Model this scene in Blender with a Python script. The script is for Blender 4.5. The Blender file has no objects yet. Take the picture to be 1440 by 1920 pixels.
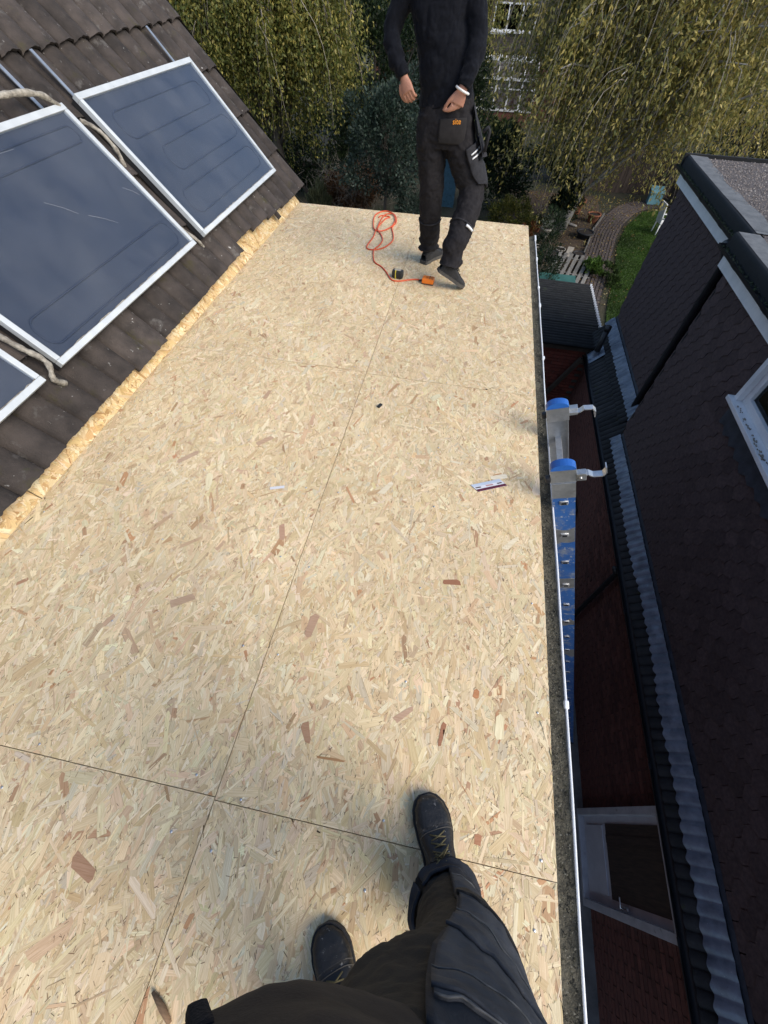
import bpy, bmesh, math, random
import numpy as np
from mathutils import Matrix, Vector
R = math.radians
random.seed(7)
RNG = np.random.default_rng(11)
SC = bpy.context.scene
COL = SC.collection

# ------------------------------------------------------------------ camera
CAMPOS = Vector((0, 0, 1.6))
yaw, pitch, roll = R(-8.866), R(53.794), R(2.349)
fw = Vector((math.sin(yaw) * math.cos(pitch), math.cos(yaw) * math.cos(pitch), -math.sin(pitch)))
r0 = Vector((math.cos(yaw), -math.sin(yaw), 0))
u0 = r0.cross(fw)
cr = r0 * math.cos(roll) + u0 * math.sin(roll)
cu = -r0 * math.sin(roll) + u0 * math.cos(roll)
cam_d = bpy.data.cameras.new('camera')
cam_d.sensor_fit = 'VERTICAL'
cam_d.sensor_height = 36
cam_d.lens = 775.8 / 1920 * 36
cam_d.clip_start = 0.03
cam_d.clip_end = 600
cam = bpy.data.objects.new('camera', cam_d)
COL.objects.link(cam)
rot = Matrix((cr, cu, -fw)).transposed().to_4x4()
cam.matrix_world = Matrix.Translation(CAMPOS) @ rot
SC.camera = cam

# ------------------------------------------------------------------ sky, sun, exposure
SUN_EL, SUN_AZ = R(42), R(116)            # azimuth clockwise from +Y (the sun stands to the right)
w = bpy.data.worlds.new('World')
SC.world = w
w.use_nodes = True
nt = w.node_tree
sky = nt.nodes.new('ShaderNodeTexSky')
sky.sky_type = 'NISHITA'
sky.sun_disc = False
sky.sun_elevation = SUN_EL
sky.sun_rotation = SUN_AZ
sky.dust_density = 1.6
sky.air_density = 1.0
bg = nt.nodes['Background']
bg.inputs['Strength'].default_value = 0.12
nt.links.new(sky.outputs[0], bg.inputs[0])
sd = bpy.data.lights.new('sun', 'SUN')
sd.energy = 1.4
sd.angle = R(42)
sd.color = (1.0, 0.93, 0.83)
sun = bpy.data.objects.new('sun', sd)
COL.objects.link(sun)
sdir = Vector((math.sin(SUN_AZ) * math.cos(SUN_EL), math.cos(SUN_AZ) * math.cos(SUN_EL), math.sin(SUN_EL)))
sun.rotation_euler = sdir.to_track_quat('Z', 'Y').to_euler()
sun.location = (20, -5, 20)
SC.view_settings.view_transform = 'Standard'
SC.view_settings.look = 'None'
SC.view_settings.gamma = 1
SC.view_settings.exposure = 1.05
SC.view_settings.use_curve_mapping = False

# ------------------------------------------------------------------ object helpers
WM = {}


def link(o, parent=None, world=None):
    COL.objects.link(o)
    world = world if world is not None else Matrix.Identity(4)
    o.matrix_basis = world
    WM[o.name] = world.copy()
    if parent is not None:
        o.parent = parent
        o.matrix_parent_inverse = WM[parent.name].inverted()
    return o


def tag(o, label=None, cat=None, group=None, kind=None):
    if label: o['label'] = label
    if cat: o['category'] = cat
    if group: o['group'] = group
    if kind: o['kind'] = kind
    return o


def thing(name, label, cat, loc, group=None):
    o = bpy.data.objects.new(name, None)
    o.empty_display_size = 0.1
    link(o, None, Matrix.Translation(loc))
    return tag(o, label, cat, group)


def inst(name, me, parent, world, kind=None):
    o = bpy.data.objects.new(name, me)
    link(o, parent, world)
    if kind: o['kind'] = kind
    return o


class MB:
    """collects faces and builds one mesh"""

    def __init__(s):
        s.v, s.f, s.sm = [], [], []

    def add(s, verts, faces, M=None, smooth=False):
        b = len(s.v)
        for p in verts:
            p = Vector(p)
            s.v.append(tuple(M @ p) if M is not None else tuple(p))
        for f in faces:
            s.f.append(tuple(i + b for i in f))
            s.sm.append(smooth)
        return s

    def box(s, c, d, M=None, rz=0, bev=0):
        hx, hy, hz = d[0] / 2, d[1] / 2, d[2] / 2
        T = Matrix.Translation(c) @ Matrix.Rotation(rz, 4, 'Z')
        if M is not None: T = M @ T
        if bev <= 0:
            v = [(x, y, z) for x in (-hx, hx) for y in (-hy, hy) for z in (-hz, hz)]
            f = [(0, 1, 3, 2), (4, 6, 7, 5), (0, 4, 5, 1), (2, 3, 7, 6), (0, 2, 6, 4), (1, 5, 7, 3)]
            return s.add(v, f, T)
        bm = bmesh.new()
        bmesh.ops.create_cube(bm, size=1, matrix=Matrix.Diagonal((d[0], d[1], d[2], 1)))
        bmesh.ops.bevel(bm, geom=bm.edges[:] + bm.verts[:], offset=bev, segments=2, affect='EDGES', profile=.6)
        bm.verts.index_update()
        s.add([v.co.copy() for v in bm.verts], [[v.index for v in f.verts] for f in bm.faces], T)
        bm.free()
        return s

    def bx(s, x0, x1, y0, y1, z0, z1, M=None, bev=0):
        return s.box(((x0 + x1) / 2, (y0 + y1) / 2, (z0 + z1) / 2), (abs(x1 - x0), abs(y1 - y0), abs(z1 - z0)), M, 0, bev)

    def tube(s, pts, r, n=8, caps=True, M=None):
        pts = [Vector(p) for p in pts]
        rs = r if isinstance(r, (list, tuple)) else [r] * len(pts)
        v, f = [], []
        ref = Vector((0, 0, 1))
        prev = None
        for i, p in enumerate(pts):
            t = (pts[min(i + 1, len(pts) - 1)] - pts[max(i - 1, 0)]).normalized()
            if prev is None:
                a = t.cross(ref if abs(t.z) < .9 else Vector((1, 0, 0))).normalized()
            else:
                a = (prev - t * prev.dot(t)).normalized()
            prev = a
            b = t.cross(a)
            for k in range(n):
                q = 2 * math.pi * k / n
                v.append(p + (a * math.cos(q) + b * math.sin(q)) * rs[i])
        for i in range(len(pts) - 1):
            for k in range(n):
                f.append((i * n + k, i * n + (k + 1) % n, (i + 1) * n + (k + 1) % n, (i + 1) * n + k))
        if caps:
            f.append(tuple(range(n))[::-1])
            f.append(tuple((len(pts) - 1) * n + k for k in range(n)))
        return s.add(v, f, M, True)

    def lathe(s, prof, n=20, M=None, caps=True):
        v, f = [], []
        for r, z in prof:
            for k in range(n):
                q = 2 * math.pi * k / n
                v.append((r * math.cos(q), r * math.sin(q), z))
        for i in range(len(prof) - 1):
            for k in range(n):
                f.append((i * n + k, i * n + (k + 1) % n, (i + 1) * n + (k + 1) % n, (i + 1) * n + k))
        if caps:
            f.append(tuple(range(n))[::-1])
            f.append(tuple((len(prof) - 1) * n + k for k in range(n)))
        return s.add(v, f, M, True)

    def grid(s, fn, nu, nv, M=None, smooth=True, flip=False):
        v, f = [], []
        for i in range(nu + 1):
            for j in range(nv + 1):
                v.append(fn(i / nu, j / nv))
        for i in range(nu):
            for j in range(nv):
                q = (i * (nv + 1) + j, (i + 1) * (nv + 1) + j, (i + 1) * (nv + 1) + j + 1, i * (nv + 1) + j + 1)
                f.append(q[::-1] if flip else q)
        return s.add(v, f, M, smooth)

    def prism(s, poly, z0, z1, M=None):
        n = len(poly)
        v = [(x, y, z0) for x, y in poly] + [(x, y, z1) for x, y in poly]
        f = [tuple(range(n))[::-1], tuple(range(n, 2 * n))]
        for k in range(n):
            f.append((k, (k + 1) % n, n + (k + 1) % n, n + k))
        return s.add(v, f, M)

    def mesh(s, name, mat):
        me = bpy.data.meshes.new(name)
        me.from_pydata(s.v, [], s.f)
        me.materials.append(mat)
        me.polygons.foreach_set('use_smooth', s.sm)
        me.update()
        return me

    def build(s, name, mat, parent=None, kind=None, world=None):
        o = bpy.data.objects.new(name, s.mesh(name, mat))
        link(o, parent, world)
        if kind: o['kind'] = kind
        return o


def np_mesh(name, V, F, mat, cols=None, uv=None, smooth=False):
    """V (n,3), F (m,k) with the same k for all faces, cols (m,3) per face, uv (m*k,2)"""
    me = bpy.data.meshes.new(name)
    n, (m, k) = len(V), F.shape
    me.vertices.add(n)
    me.vertices.foreach_set('co', np.ascontiguousarray(V, dtype=np.float32).ravel())
    me.loops.add(m * k)
    me.loops.foreach_set('vertex_index', np.ascontiguousarray(F, dtype=np.int32).ravel())
    me.polygons.add(m)
    me.polygons.foreach_set('loop_start', np.arange(0, m * k, k, dtype=np.int32))
    me.polygons.foreach_set('loop_total', np.full(m, k, dtype=np.int32))
    if smooth: me.polygons.foreach_set('use_smooth', np.ones(m, dtype=bool))
    me.update(calc_edges=True)
    if cols is not None:
        a = me.attributes.new('col', 'FLOAT_COLOR', 'FACE')
        c = np.ones((m, 4), dtype=np.float32)
        c[:, :3] = cols
        a.data.foreach_set('color', c.ravel())
    if uv is not None:
        l = me.uv_layers.new(name='uv')
        l.data.foreach_set('uv', np.ascontiguousarray(uv, dtype=np.float32).ravel())
    me.materials.append(mat)
    return me


# ------------------------------------------------------------------ materials
MATS = {}


def mat(name, c1, c2=None, scale=6, rough=.75, bump=0, bscale=60, metal=0, spec=.4, vary=0, stretch=(1, 1, 1),
        spots=(), attr=False, coat=0, detail=5, bdist=.01, sheen=0, transl=0, lo=.35, hi=.65, uv=False):
    """procedural surface: two-tone noise, optional spots [(scale, threshold, colour, softness)], bump, per-object variation"""
    m = bpy.data.materials.new(name)
    MATS[name] = m
    m.use_nodes = True
    t = m.node_tree
    N, L = t.nodes, t.links
    p = N['Principled BSDF']
    tc = N.new('ShaderNodeTexCoord')
    mp = N.new('ShaderNodeMapping')
    mp.inputs['Scale'].default_value = stretch
    oi = N.new('ShaderNodeObjectInfo')
    cm = N.new('ShaderNodeVectorMath'); cm.operation = 'SCALE'
    cm.inputs[0].default_value = (37, 61, 83)
    L.new(oi.outputs['Random'], cm.inputs['Scale'])
    ad = N.new('ShaderNodeVectorMath'); ad.operation = 'ADD'
    L.new(tc.outputs['UV' if uv else 'Object'], ad.inputs[0])
    L.new(cm.outputs[0], ad.inputs[1])
    L.new(ad.outputs[0], mp.inputs['Vector'])
    nz = N.new('ShaderNodeTexNoise')
    nz.inputs['Scale'].default_value = scale
    nz.inputs['Detail'].default_value = detail
    nz.inputs['Roughness'].default_value = .62
    L.new(mp.outputs[0], nz.inputs['Vector'])
    rp = N.new('ShaderNodeValToRGB')
    c2 = c2 or tuple(x * .7 for x in c1)
    rp.color_ramp.elements[0].position = lo
    rp.color_ramp.elements[1].position = hi
    rp.color_ramp.elements[0].color = (*c1, 1)
    rp.color_ramp.elements[1].color = (*c2, 1)
    L.new(nz.outputs[0], rp.inputs[0])
    out = rp.outputs[0]
    if attr:
        at = N.new('ShaderNodeAttribute'); at.attribute_name = 'col'
        mx = N.new('ShaderNodeMix'); mx.data_type = 'RGBA'; mx.blend_type = 'MULTIPLY'
        mx.inputs['Factor'].default_value = 1
        L.new(out, mx.inputs['A']); L.new(at.outputs['Color'], mx.inputs['B'])
        out = mx.outputs['Result']
    for i, (ss, th, sc_, soft) in enumerate(spots):
        n2 = N.new('ShaderNodeTexNoise')
        n2.inputs['Scale'].default_value = ss
        n2.inputs['Detail'].default_value = 6
        n2.inputs['Roughness'].default_value = .65
        o2 = N.new('ShaderNodeVectorMath'); o2.operation = 'ADD'
        o2.inputs[1].default_value = (13.7 * (i + 1), 5.1 * i, 9.3)
        L.new(ad.outputs[0], o2.inputs[0]); L.new(o2.outputs[0], n2.inputs['Vector'])
        mr = N.new('ShaderNodeMapRange')
        mr.inputs['From Min'].default_value = th
        mr.inputs['From Max'].default_value = th + soft
        L.new(n2.outputs[0], mr.inputs['Value'])
        mx = N.new('ShaderNodeMix'); mx.data_type = 'RGBA'
        L.new(mr.outputs[0], mx.inputs['Factor'])
        L.new(out, mx.inputs['A'])
        mx.inputs['B'].default_value = (*sc_, 1)
        out = mx.outputs['Result']
    if vary:
        hs = N.new('ShaderNodeHueSaturation')
        mr = N.new('ShaderNodeMapRange')
        mr.inputs['To Min'].default_value = 1 - vary
        mr.inputs['To Max'].default_value = 1 + vary
        L.new(oi.outputs['Random'], mr.inputs['Value'])
        L.new(mr.outputs[0], hs.inputs['Value'])
        L.new(out, hs.inputs['Color'])
        out = hs.outputs[0]
    L.new(out, p.inputs['Base Color'])
    p.inputs['Roughness'].default_value = rough
    p.inputs['Metallic'].default_value = metal
    p.inputs['Specular IOR Level'].default_value = spec
    p.inputs['Coat Weight'].default_value = coat
    p.inputs['Sheen Weight'].default_value = sheen
    if bump:
        nb = N.new('ShaderNodeTexNoise')
        nb.inputs['Scale'].default_value = bscale
        nb.inputs['Detail'].default_value = 4
        L.new(mp.outputs[0], nb.inputs['Vector'])
        b = N.new('ShaderNodeBump')
        b.inputs['Strength'].default_value = bump
        b.inputs['Distance'].default_value = bdist
        L.new(nb.outputs[0], b.inputs['Height'])
        L.new(b.outputs[0], p.inputs['Normal'])
    if transl:
        tr = N.new('ShaderNodeBsdfTranslucent')
        L.new(out, tr.inputs['Color'])
        ms = N.new('ShaderNodeMixShader')
        ms.inputs[0].default_value = transl
        L.new(p.outputs[0], ms.inputs[1]); L.new(tr.outputs[0], ms.inputs[2])
        L.new(ms.outputs[0], N['Material Output'].inputs['Surface'])
    return m


def glass_mat(name, tint=(.8, .85, .9), rough=.03, dust=.0, ior=1.5):
    m = bpy.data.materials.new(name)
    m.use_nodes = True
    N, L = m.node_tree.nodes, m.node_tree.links
    N.remove(N['Principled BSDF'])
    fr = N.new('ShaderNodeFresnel'); fr.inputs['IOR'].default_value = ior
    tr = N.new('ShaderNodeBsdfTransparent'); tr.inputs[0].default_value = (*tint, 1)
    gl = N.new('ShaderNodeBsdfGlossy'); gl.inputs['Roughness'].default_value = rough
    df = N.new('ShaderNodeBsdfDiffuse'); df.inputs[0].default_value = (.5, .5, .48, 1)
    ge = N.new('ShaderNodeNewGeometry')          # reflect at the outer face only, no internal reflection in the thin pane
    iv = N.new('ShaderNodeMath'); iv.operation = 'SUBTRACT'; iv.inputs[0].default_value = 1
    L.new(ge.outputs['Backfacing'], iv.inputs[1])
    mu = N.new('ShaderNodeMath'); mu.operation = 'MULTIPLY'; L.new(fr.outputs[0], mu.inputs[0]); L.new(iv.outputs[0], mu.inputs[1])
    mx = N.new('ShaderNodeMixShader'); L.new(mu.outputs[0], mx.inputs[0])
    L.new(tr.outputs[0], mx.inputs[1]); L.new(gl.outputs[0], mx.inputs[2])
    out = mx.outputs[0]
    if dust:
        tc = N.new('ShaderNodeTexCoord')
        nz = N.new('ShaderNodeTexNoise'); nz.inputs['Scale'].default_value = 3.5; nz.inputs['Detail'].default_value = 8
        L.new(tc.outputs['Object'], nz.inputs['Vector'])
        mr = N.new('ShaderNodeMapRange')
        mr.inputs['From Min'].default_value = .35; mr.inputs['From Max'].default_value = .8
        mr.inputs['To Max'].default_value = dust
        L.new(nz.outputs[0], mr.inputs['Value'])
        m2 = N.new('ShaderNodeMixShader'); L.new(mr.outputs[0], m2.inputs[0])
        L.new(out, m2.inputs[1]); L.new(df.outputs[0], m2.inputs[2])
        out = m2.outputs[0]
    L.new(out, N['Material Output'].inputs['Surface'])
    MATS[name] = m
    return m


GZ = -5.4      # ground level of the gardens below
mat('osb_base', (.50, .37, .22), (.40, .28, .15), 20)
mat('osb_under', (.58, .45, .27), (.50, .37, .21), 40)
mat('osb', (1.0, 1.0, 1.0), (.70, .64, .54), 1.0, .7, .4, 1.0, attr=True, uv=True, stretch=(14, 420, 1), bdist=.0015, lo=.36, hi=.74, spec=.3)
# broad tone changes and trodden-in dust over the boards
_m = MATS['osb']; _N, _L = _m.node_tree.nodes, _m.node_tree.links
_p = _N['Principled BSDF']; _src = _p.inputs['Base Color'].links[0].from_socket
_tc = _N.new('ShaderNodeTexCoord'); _n1 = _N.new('ShaderNodeTexNoise'); _n1.inputs['Scale'].default_value = 1.7; _n1.inputs['Detail'].default_value = 7
_L.new(_tc.outputs['Object'], _n1.inputs['Vector'])
_r1 = _N.new('ShaderNodeValToRGB')
_r1.color_ramp.elements[0].position = .32; _r1.color_ramp.elements[0].color = (.88, .87, .865, 1)
_r1.color_ramp.elements[1].position = .62; _r1.color_ramp.elements[1].color = (1.0, 1.0, 1.0, 1)
_L.new(_n1.outputs[0], _r1.inputs[0])
_x1 = _N.new('ShaderNodeMix'); _x1.data_type = 'RGBA'; _x1.blend_type = 'MULTIPLY'; _x1.inputs['Factor'].default_value = 1
_L.new(_src, _x1.inputs['A']); _L.new(_r1.outputs[0], _x1.inputs['B']); _L.new(_x1.outputs['Result'], _p.inputs['Base Color'])
mat('osb_edge', (.42, .30, .17), (.25, .17, .09), 60, .8)
mat('roof_tile', (.066, .054, .047), (.032, .027, .024), 7, .9, .6, 140, vary=.22, spec=.25,
    spots=[(5, .60, (.050, .044, .020), .12), (11, .60, (.10, .092, .084), .10), (30, .67, (.34, .33, .31), .03), (8, .66, (.045, .045, .022), .08)], bdist=.006)
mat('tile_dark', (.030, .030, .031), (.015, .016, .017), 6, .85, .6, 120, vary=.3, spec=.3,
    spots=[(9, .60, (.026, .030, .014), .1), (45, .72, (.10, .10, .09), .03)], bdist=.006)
mat('underlay', (.018, .016, .015), (.01, .01, .01), 10, .9)
mat('white_frame', (.50, .53, .54), (.42, .45, .46), 9, .45, 0, vary=.03, spots=[(30, .66, (.30, .30, .27), .08)])
mat('panel_side', (.030, .031, .033), (.02, .02, .022), 12, .6)
mat('absorber', (.062, .066, .076), (.052, .056, .065), 2, .5)
mat('channel', (.047, .053, .068), (.040, .046, .060), 4, .5)
glass_mat('panel_glass', (.86, .89, .94), .05, .04)
mat('alu', (.55, .56, .56), (.40, .41, .41), 18, .42, .15, 200, metal=.85, spots=[(9, .62, (.33, .32, .29), .1)], bdist=.002)
mat('alu_bright', (.66, .67, .67), (.5, .5, .5), 30, .4, 0, metal=.8)
mat('lagging', (.38, .35, .29), (.12, .105, .085), 26, .9, .8, 60, bdist=.01)
mat('moss_felt', (.115, .105, .075), (.045, .042, .032), 16, .95, .9, 110, spots=[(55, .56, (.018, .018, .014), .06), (9, .6, (.13, .125, .09), .1), (70, .66, (.24, .23, .19), .04)], bdist=.012)
mat('white_plastic', (.74, .75, .76), (.62, .64, .66), 5, .4, vary=.02, spots=[(14, .68, (.45, .46, .46), .1)])
mat('shingle', (.090, .064, .062), (.058, .042, .042), 30, .92, .5, 420, vary=.16, spec=.2, bdist=.004)
mat('lead', (.170, .200, .245), (.085, .106, .140), 7, .42, .25, 60, spots=[(20, .66, (.30, .32, .34), .08), (50, .70, (.06, .06, .06), .03)], metal=.15, spec=.5, bdist=.006)
mat('brick', (.115, .042, .031), (.070, .029, .023), 14, .9, .5, 160, vary=.30, bdist=.004)
mat('brick_red', (.17, .040, .026), (.12, .031, .022), 20, .9, .4, 160, vary=.25)
mat('mortar', (.085, .075, .065), (.06, .053, .047), 30, .95)
mat('door_frame', (.42, .43, .45), (.32, .33, .35), 7, .5, spots=[(14, .62, (.20, .20, .20), .1)])
mat('black_plastic', (.019, .020, .023), (.013, .013, .015), 12, .45, spots=[(24, .66, (.035, .038, .03), .1)])
mat('felt_grey', (.125, .133, .138), (.080, .086, .091), 10, .9, .3, 120, spots=[(60, .66, (.30, .31, .31), .05), (7, .62, (.08, .085, .085), .1)], bdist=.004)
mat('felt_dark', (.010, .0105, .0115), (.006, .0065, .0075), 14, .8, .3, 80, bdist=.004)
mat('chippings', (.15, .128, .118), (.055, .048, .048), 95, .95, 1.0, 90, spots=[(110, .62, (.33, .30, .27), .05)], bdist=.02)
glass_mat('window_glass', (.30, .33, .33), .02)
mat('room_dark', (.03, .032, .03), (.02, .02, .02), 3)
mat('door_panel', (.50, .52, .56), (.42, .44, .48), 5, .45)
mat('door_wood', (.060, .042, .030), (.030, .022, .017), 4, .7, stretch=(1, 10, 1))
mat('concrete', (.15, .145, .135), (.09, .088, .082), 5, .95, .4, 50)
mat('corrugated', (.022, .023, .023), (.011, .012, .012), 6, .8, .3, 80, vary=.25, spots=[(4, .6, (.028, .036, .022), .1)])
mat('paint_white', (.72, .73, .72), (.6, .6, .6), 10, .55)
# ------------------------------------------------------------------ ground and the garden surfaces
def sheet(name, pts, z, m, label=None):
    b = MB(); b.add([(x, y, z) for x, y in pts], [tuple(range(len(pts)))])
    o = b.build(name, m); o['kind'] = 'structure'
    return o

mat('ground_soil', (.055, .045, .030), (.030, .036, .016), 1.2, .97, .6, 20, spots=[(3, .58, (.035, .05, .016), .12), (30, .64, (.14, .10, .05), .05)], bdist=.05)
mat('lawn_base', (.040, .072, .016), (.026, .050, .011), 2.2, .95, .5, 40)
mat('path_base', (.030, .026, .022), (.02, .018, .016), 12, .95)
mat('bed_soil', (.10, .068, .042), (.052, .038, .026), 4, .97, .8, 25, spots=[(22, .60, (.20, .15, .09), .06)], bdist=.03)
sheet('ground', [(-300, -60), (300, -60), (300, 400), (-300, 400)], GZ, MATS['ground_soil'])
sheet('passage', [(.4, -6), (2.9, -6), (2.9, 8.6), (.4, 8.6)], GZ + .02, MATS['concrete'])
# lawn
lawn_pts = [(4.55, 12.5), (5.0, 15.2), (5.55, 17.6), (6.0, 20.2), (6.7, 22.4), (7.7, 24.3), (9.6, 25.2), (10.5, 23), (10.5, 12.5)]
sheet('lawn', lawn_pts, GZ + .03, MATS['lawn_base'])
sheet('soil_bed', [(1.6, 16), (3.3, 15.6), (4.2, 17.5), (4.7, 19.4), (5.1, 21.5), (5.7, 23.5), (5.9, 26), (1.6, 26)], GZ + .012, MATS['bed_soil'])
# brick path along a curve
PATH = [(3.9, 13.2), (4.25, 15.3), (4.75, 17.4), (5.25, 19.6), (5.75, 21.6), (6.5, 23.5), (7.4, 24.9), (9.0, 25.9)]


def catmull(P, t):
    n = len(P) - 1
    x = min(max(t, 0), 1) * n
    i = min(int(x), n - 1)
    f = x - i
    p = [Vector(P[max(i - 1, 0)]), Vector(P[i]), Vector(P[i + 1]), Vector(P[min(i + 2, n)])]
    return .5 * ((2 * p[1]) + (-p[0] + p[2]) * f + (2 * p[0] - 5 * p[1] + 4 * p[2] - p[3]) * f * f + (-p[0] + 3 * p[1] - 3 * p[2] + p[3]) * f ** 3)


def path_frame(t):
    a, b = catmull(PATH, t - .003), catmull(PATH, t + .003)
    c = catmull(PATH, t)
    d = (b - a).normalized()
    return c, d, Vector((d.y, -d.x))

mb = MB()
mb.grid(lambda u, v: (*(path_frame(u)[0] + path_frame(u)[2] * ((v - .5) * 1.05)), GZ + .034), 50, 1)
path = mb.build('garden_path', MATS['path_base']); path['kind'] = 'structure'
mat('paver', (.105, .082, .074), (.064, .053, .049), 9, .95, .4, 90, attr=False, spots=[(5, .62, (.06, .055, .045), .1)])
mb = MB()
NL = 130
for i in range(NL):
    for k in range(8):
        t = (i + (.5 if k % 2 else 0)) / NL
        c, d, n = path_frame(t)
        q = c + n * ((k - 3.5) * .122)
        M_ = Matrix.Translation((q.x, q.y, GZ + .043 + random.uniform(-.004, .004))) @ Matrix.Rotation(math.atan2(d.y, d.x), 4, 'Z')
        mb.box((0, 0, 0), (.092, .092, .04), M_)
mb.build('paver', MATS['paver'], path, 'stuff')

# ------------------------------------------------------------------ our house: sloping tiles, sheathing boards, eaves
TH = R(49)
LU = Vector((-math.cos(TH), 0, math.sin(TH)))      # up the slope
LN = Vector((math.sin(TH), 0, math.cos(TH)))
X0, XE = -1.80, .566
YF, YB = 4.91, -2.3
house = thing('house', 'house under the photographer with a tiled slope and a bare board flat roof', 'house', (-1, 1, GZ))


def slope_mat(y, s, off=0.0, x0=X0):
    o = Vector((x0, y, 0)) + LU * s + LN * off
    return Matrix(((0, LU.x, LN.x, o.x), (1, LU.y, LN.y, o.y), (0, LU.z, LN.z, o.z), (0, 0, 0, 1)))


PAL_DECK = [((.72, .570, .345), .38), ((.76, .615, .39), .27), ((.79, .67, .45), .12), ((.645, .485, .275), .13), ((.61, .44, .27), .055),
            ((.67, .57, .40), .045), ((.48, .305, .17), .013), ((.54, .30, .155), .004)]
PAL_STRIP = [((.66, .475, .235), .38), ((.72, .56, .32), .26), ((.80, .67, .43), .14), ((.56, .37, .165), .16), ((.40, .24, .10), .06)]


def strands(w, l, dens, pal, seed, ang_sd=.55):
    """overlapping flat wood strands filling 0..w x 0..l, as one mesh"""
    g = np.random.default_rng(seed)
    n = int(w * l * dens)
    cx, cy = g.uniform(-.02, w + .02, n), g.uniform(-.03, l + .03, n)
    ang = np.where(g.random(n) < .86, g.normal(math.pi / 2, ang_sd, n), g.uniform(0, math.pi, n))
    L_ = np.clip(g.lognormal(math.log(.074), .45, n), .014, .15)
    W_ = np.clip(g.lognormal(math.log(.0145), .55, n), .003, .042)
    small = g.random(n) < .50
    L_ = np.where(small, L_ * .45, L_); W_ = np.where(small, W_ * .5, W_)
    W_ = np.minimum(W_, L_ * .6)
    col = np.array([c for c, _ in pal])[g.choice(len(pal), n, p=np.array([p for _, p in pal]) / sum(p for _, p in pal))]
    col = col * g.normal(1, .075, (n, 1)) * g.normal(1, .022, (n, 3))
    sl = g.random(n) < .13                       # dark slivers painted in for the shadowed gaps between strands
    L_ = np.where(sl, g.uniform(.004, .018, n), L_); W_ = np.where(sl, g.uniform(.0006, .0019, n), W_)
    col[sl] = np.array([.16, .10, .055]) * g.uniform(.4, 1.6, (sl.sum(), 1))
    z = g.uniform(.0002, .0016, n); z[sl] = .0017 + g.uniform(0, .0002, sl.sum())
    col = np.clip(col * g.normal(1, .022), .01, .9)
    # six-cornered strands with ragged ends
    px = np.stack([-.5 + g.uniform(0, .12, n), -.5 + g.uniform(0, .22, n), .5 - g.uniform(0, .22, n), .5 - g.uniform(0, .12, n), .5 - g.uniform(0, .25, n), -.5 + g.uniform(0, .25, n)], 1) * L_[:, None]
    py = np.stack([g.uniform(-.2, .2, n), np.full(n, -.5), -.5 + g.uniform(0, .2, n), g.uniform(-.2, .2, n), .5 - g.uniform(0, .1, n), .5 - g.uniform(0, .25, n)], 1) * W_[:, None]
    ca, sa = np.cos(ang)[:, None], np.sin(ang)[:, None]
    X = np.clip(cx[:, None] + px * ca - py * sa, .0006, w - .0006)
    Y = np.clip(cy[:, None] + px * sa + py * ca, .0006, l - .0006)
    tz = z[:, None] + py / np.maximum(W_, .004)[:, None] * g.uniform(-.00025, .00025, (n, 1))
    V = np.stack([X, Y, np.maximum(tz, .0001)], 2).reshape(-1, 3)
    F = np.arange(n * 6).reshape(n, 6)
    # painted edge shadow: a darker, shifted copy just below many strands
    shadow_edge = np.where((g.random(n) < .45) & ~sl & (W_ > .006))[0]
    m_ = len(shadow_edge)
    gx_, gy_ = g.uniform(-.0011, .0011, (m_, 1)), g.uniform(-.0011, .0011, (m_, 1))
    VR = np.stack([np.clip(X[shadow_edge] + gx_, .0006, w - .0006), np.clip(Y[shadow_edge] + gy_, .0006, l - .0006), np.maximum(tz[shadow_edge] - .00006, .00005)], 2).reshape(-1, 3)
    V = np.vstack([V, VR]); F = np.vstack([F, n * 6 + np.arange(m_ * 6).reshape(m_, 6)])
    col = np.vstack([col, col[shadow_edge] * np.array([.50, .44, .38])])
    px = np.vstack([px, px[shadow_edge]]); py = np.vstack([py, py[shadow_edge]]); n = n + m_
    uv = np.stack([px + g.uniform(0, 30, (n, 1)), py + g.uniform(0, 30, (n, 1))], 2).reshape(-1, 2)
    return V, F, col, uv


def osb_board(name, M_, w, l, dens, pal, seed, thick=.018, extra=None, sd=.55):
    b = MB()
    b.bx(.0003, w - .0003, .0003, l - .0003, -thick, -.0001)
    o = b.build(name, MATS['osb_under'], house, None, M_)
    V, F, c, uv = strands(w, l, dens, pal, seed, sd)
    if extra:
        for (x, y, a, L_, W_, cc) in extra:
            if 0 < x < w and 0 < y < l:
                jr = random.Random(int(x * 1e4)); q = [(p_ + jr.uniform(-.10, .10), r_ + jr.uniform(-.16, .16)) for p_, r_ in [(-.5, -.1), (-.42, -.5), (.45, -.42), (.5, .15), (.35, .5), (-.45, .4)]]
                vv = np.array([[x + p * L_ * math.cos(a) - r * W_ * math.sin(a), y + p * L_ * math.sin(a) + r * W_ * math.cos(a), .0019] for p, r in q])
                F = np.vstack([F, np.arange(len(V), len(V) + 6)[None]]); V = np.vstack([V, vv]); c = np.vstack([c, [cc]])
                uv = np.vstack([uv, vv[:, :2]])
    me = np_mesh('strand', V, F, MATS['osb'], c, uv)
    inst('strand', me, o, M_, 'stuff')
    return o

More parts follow.
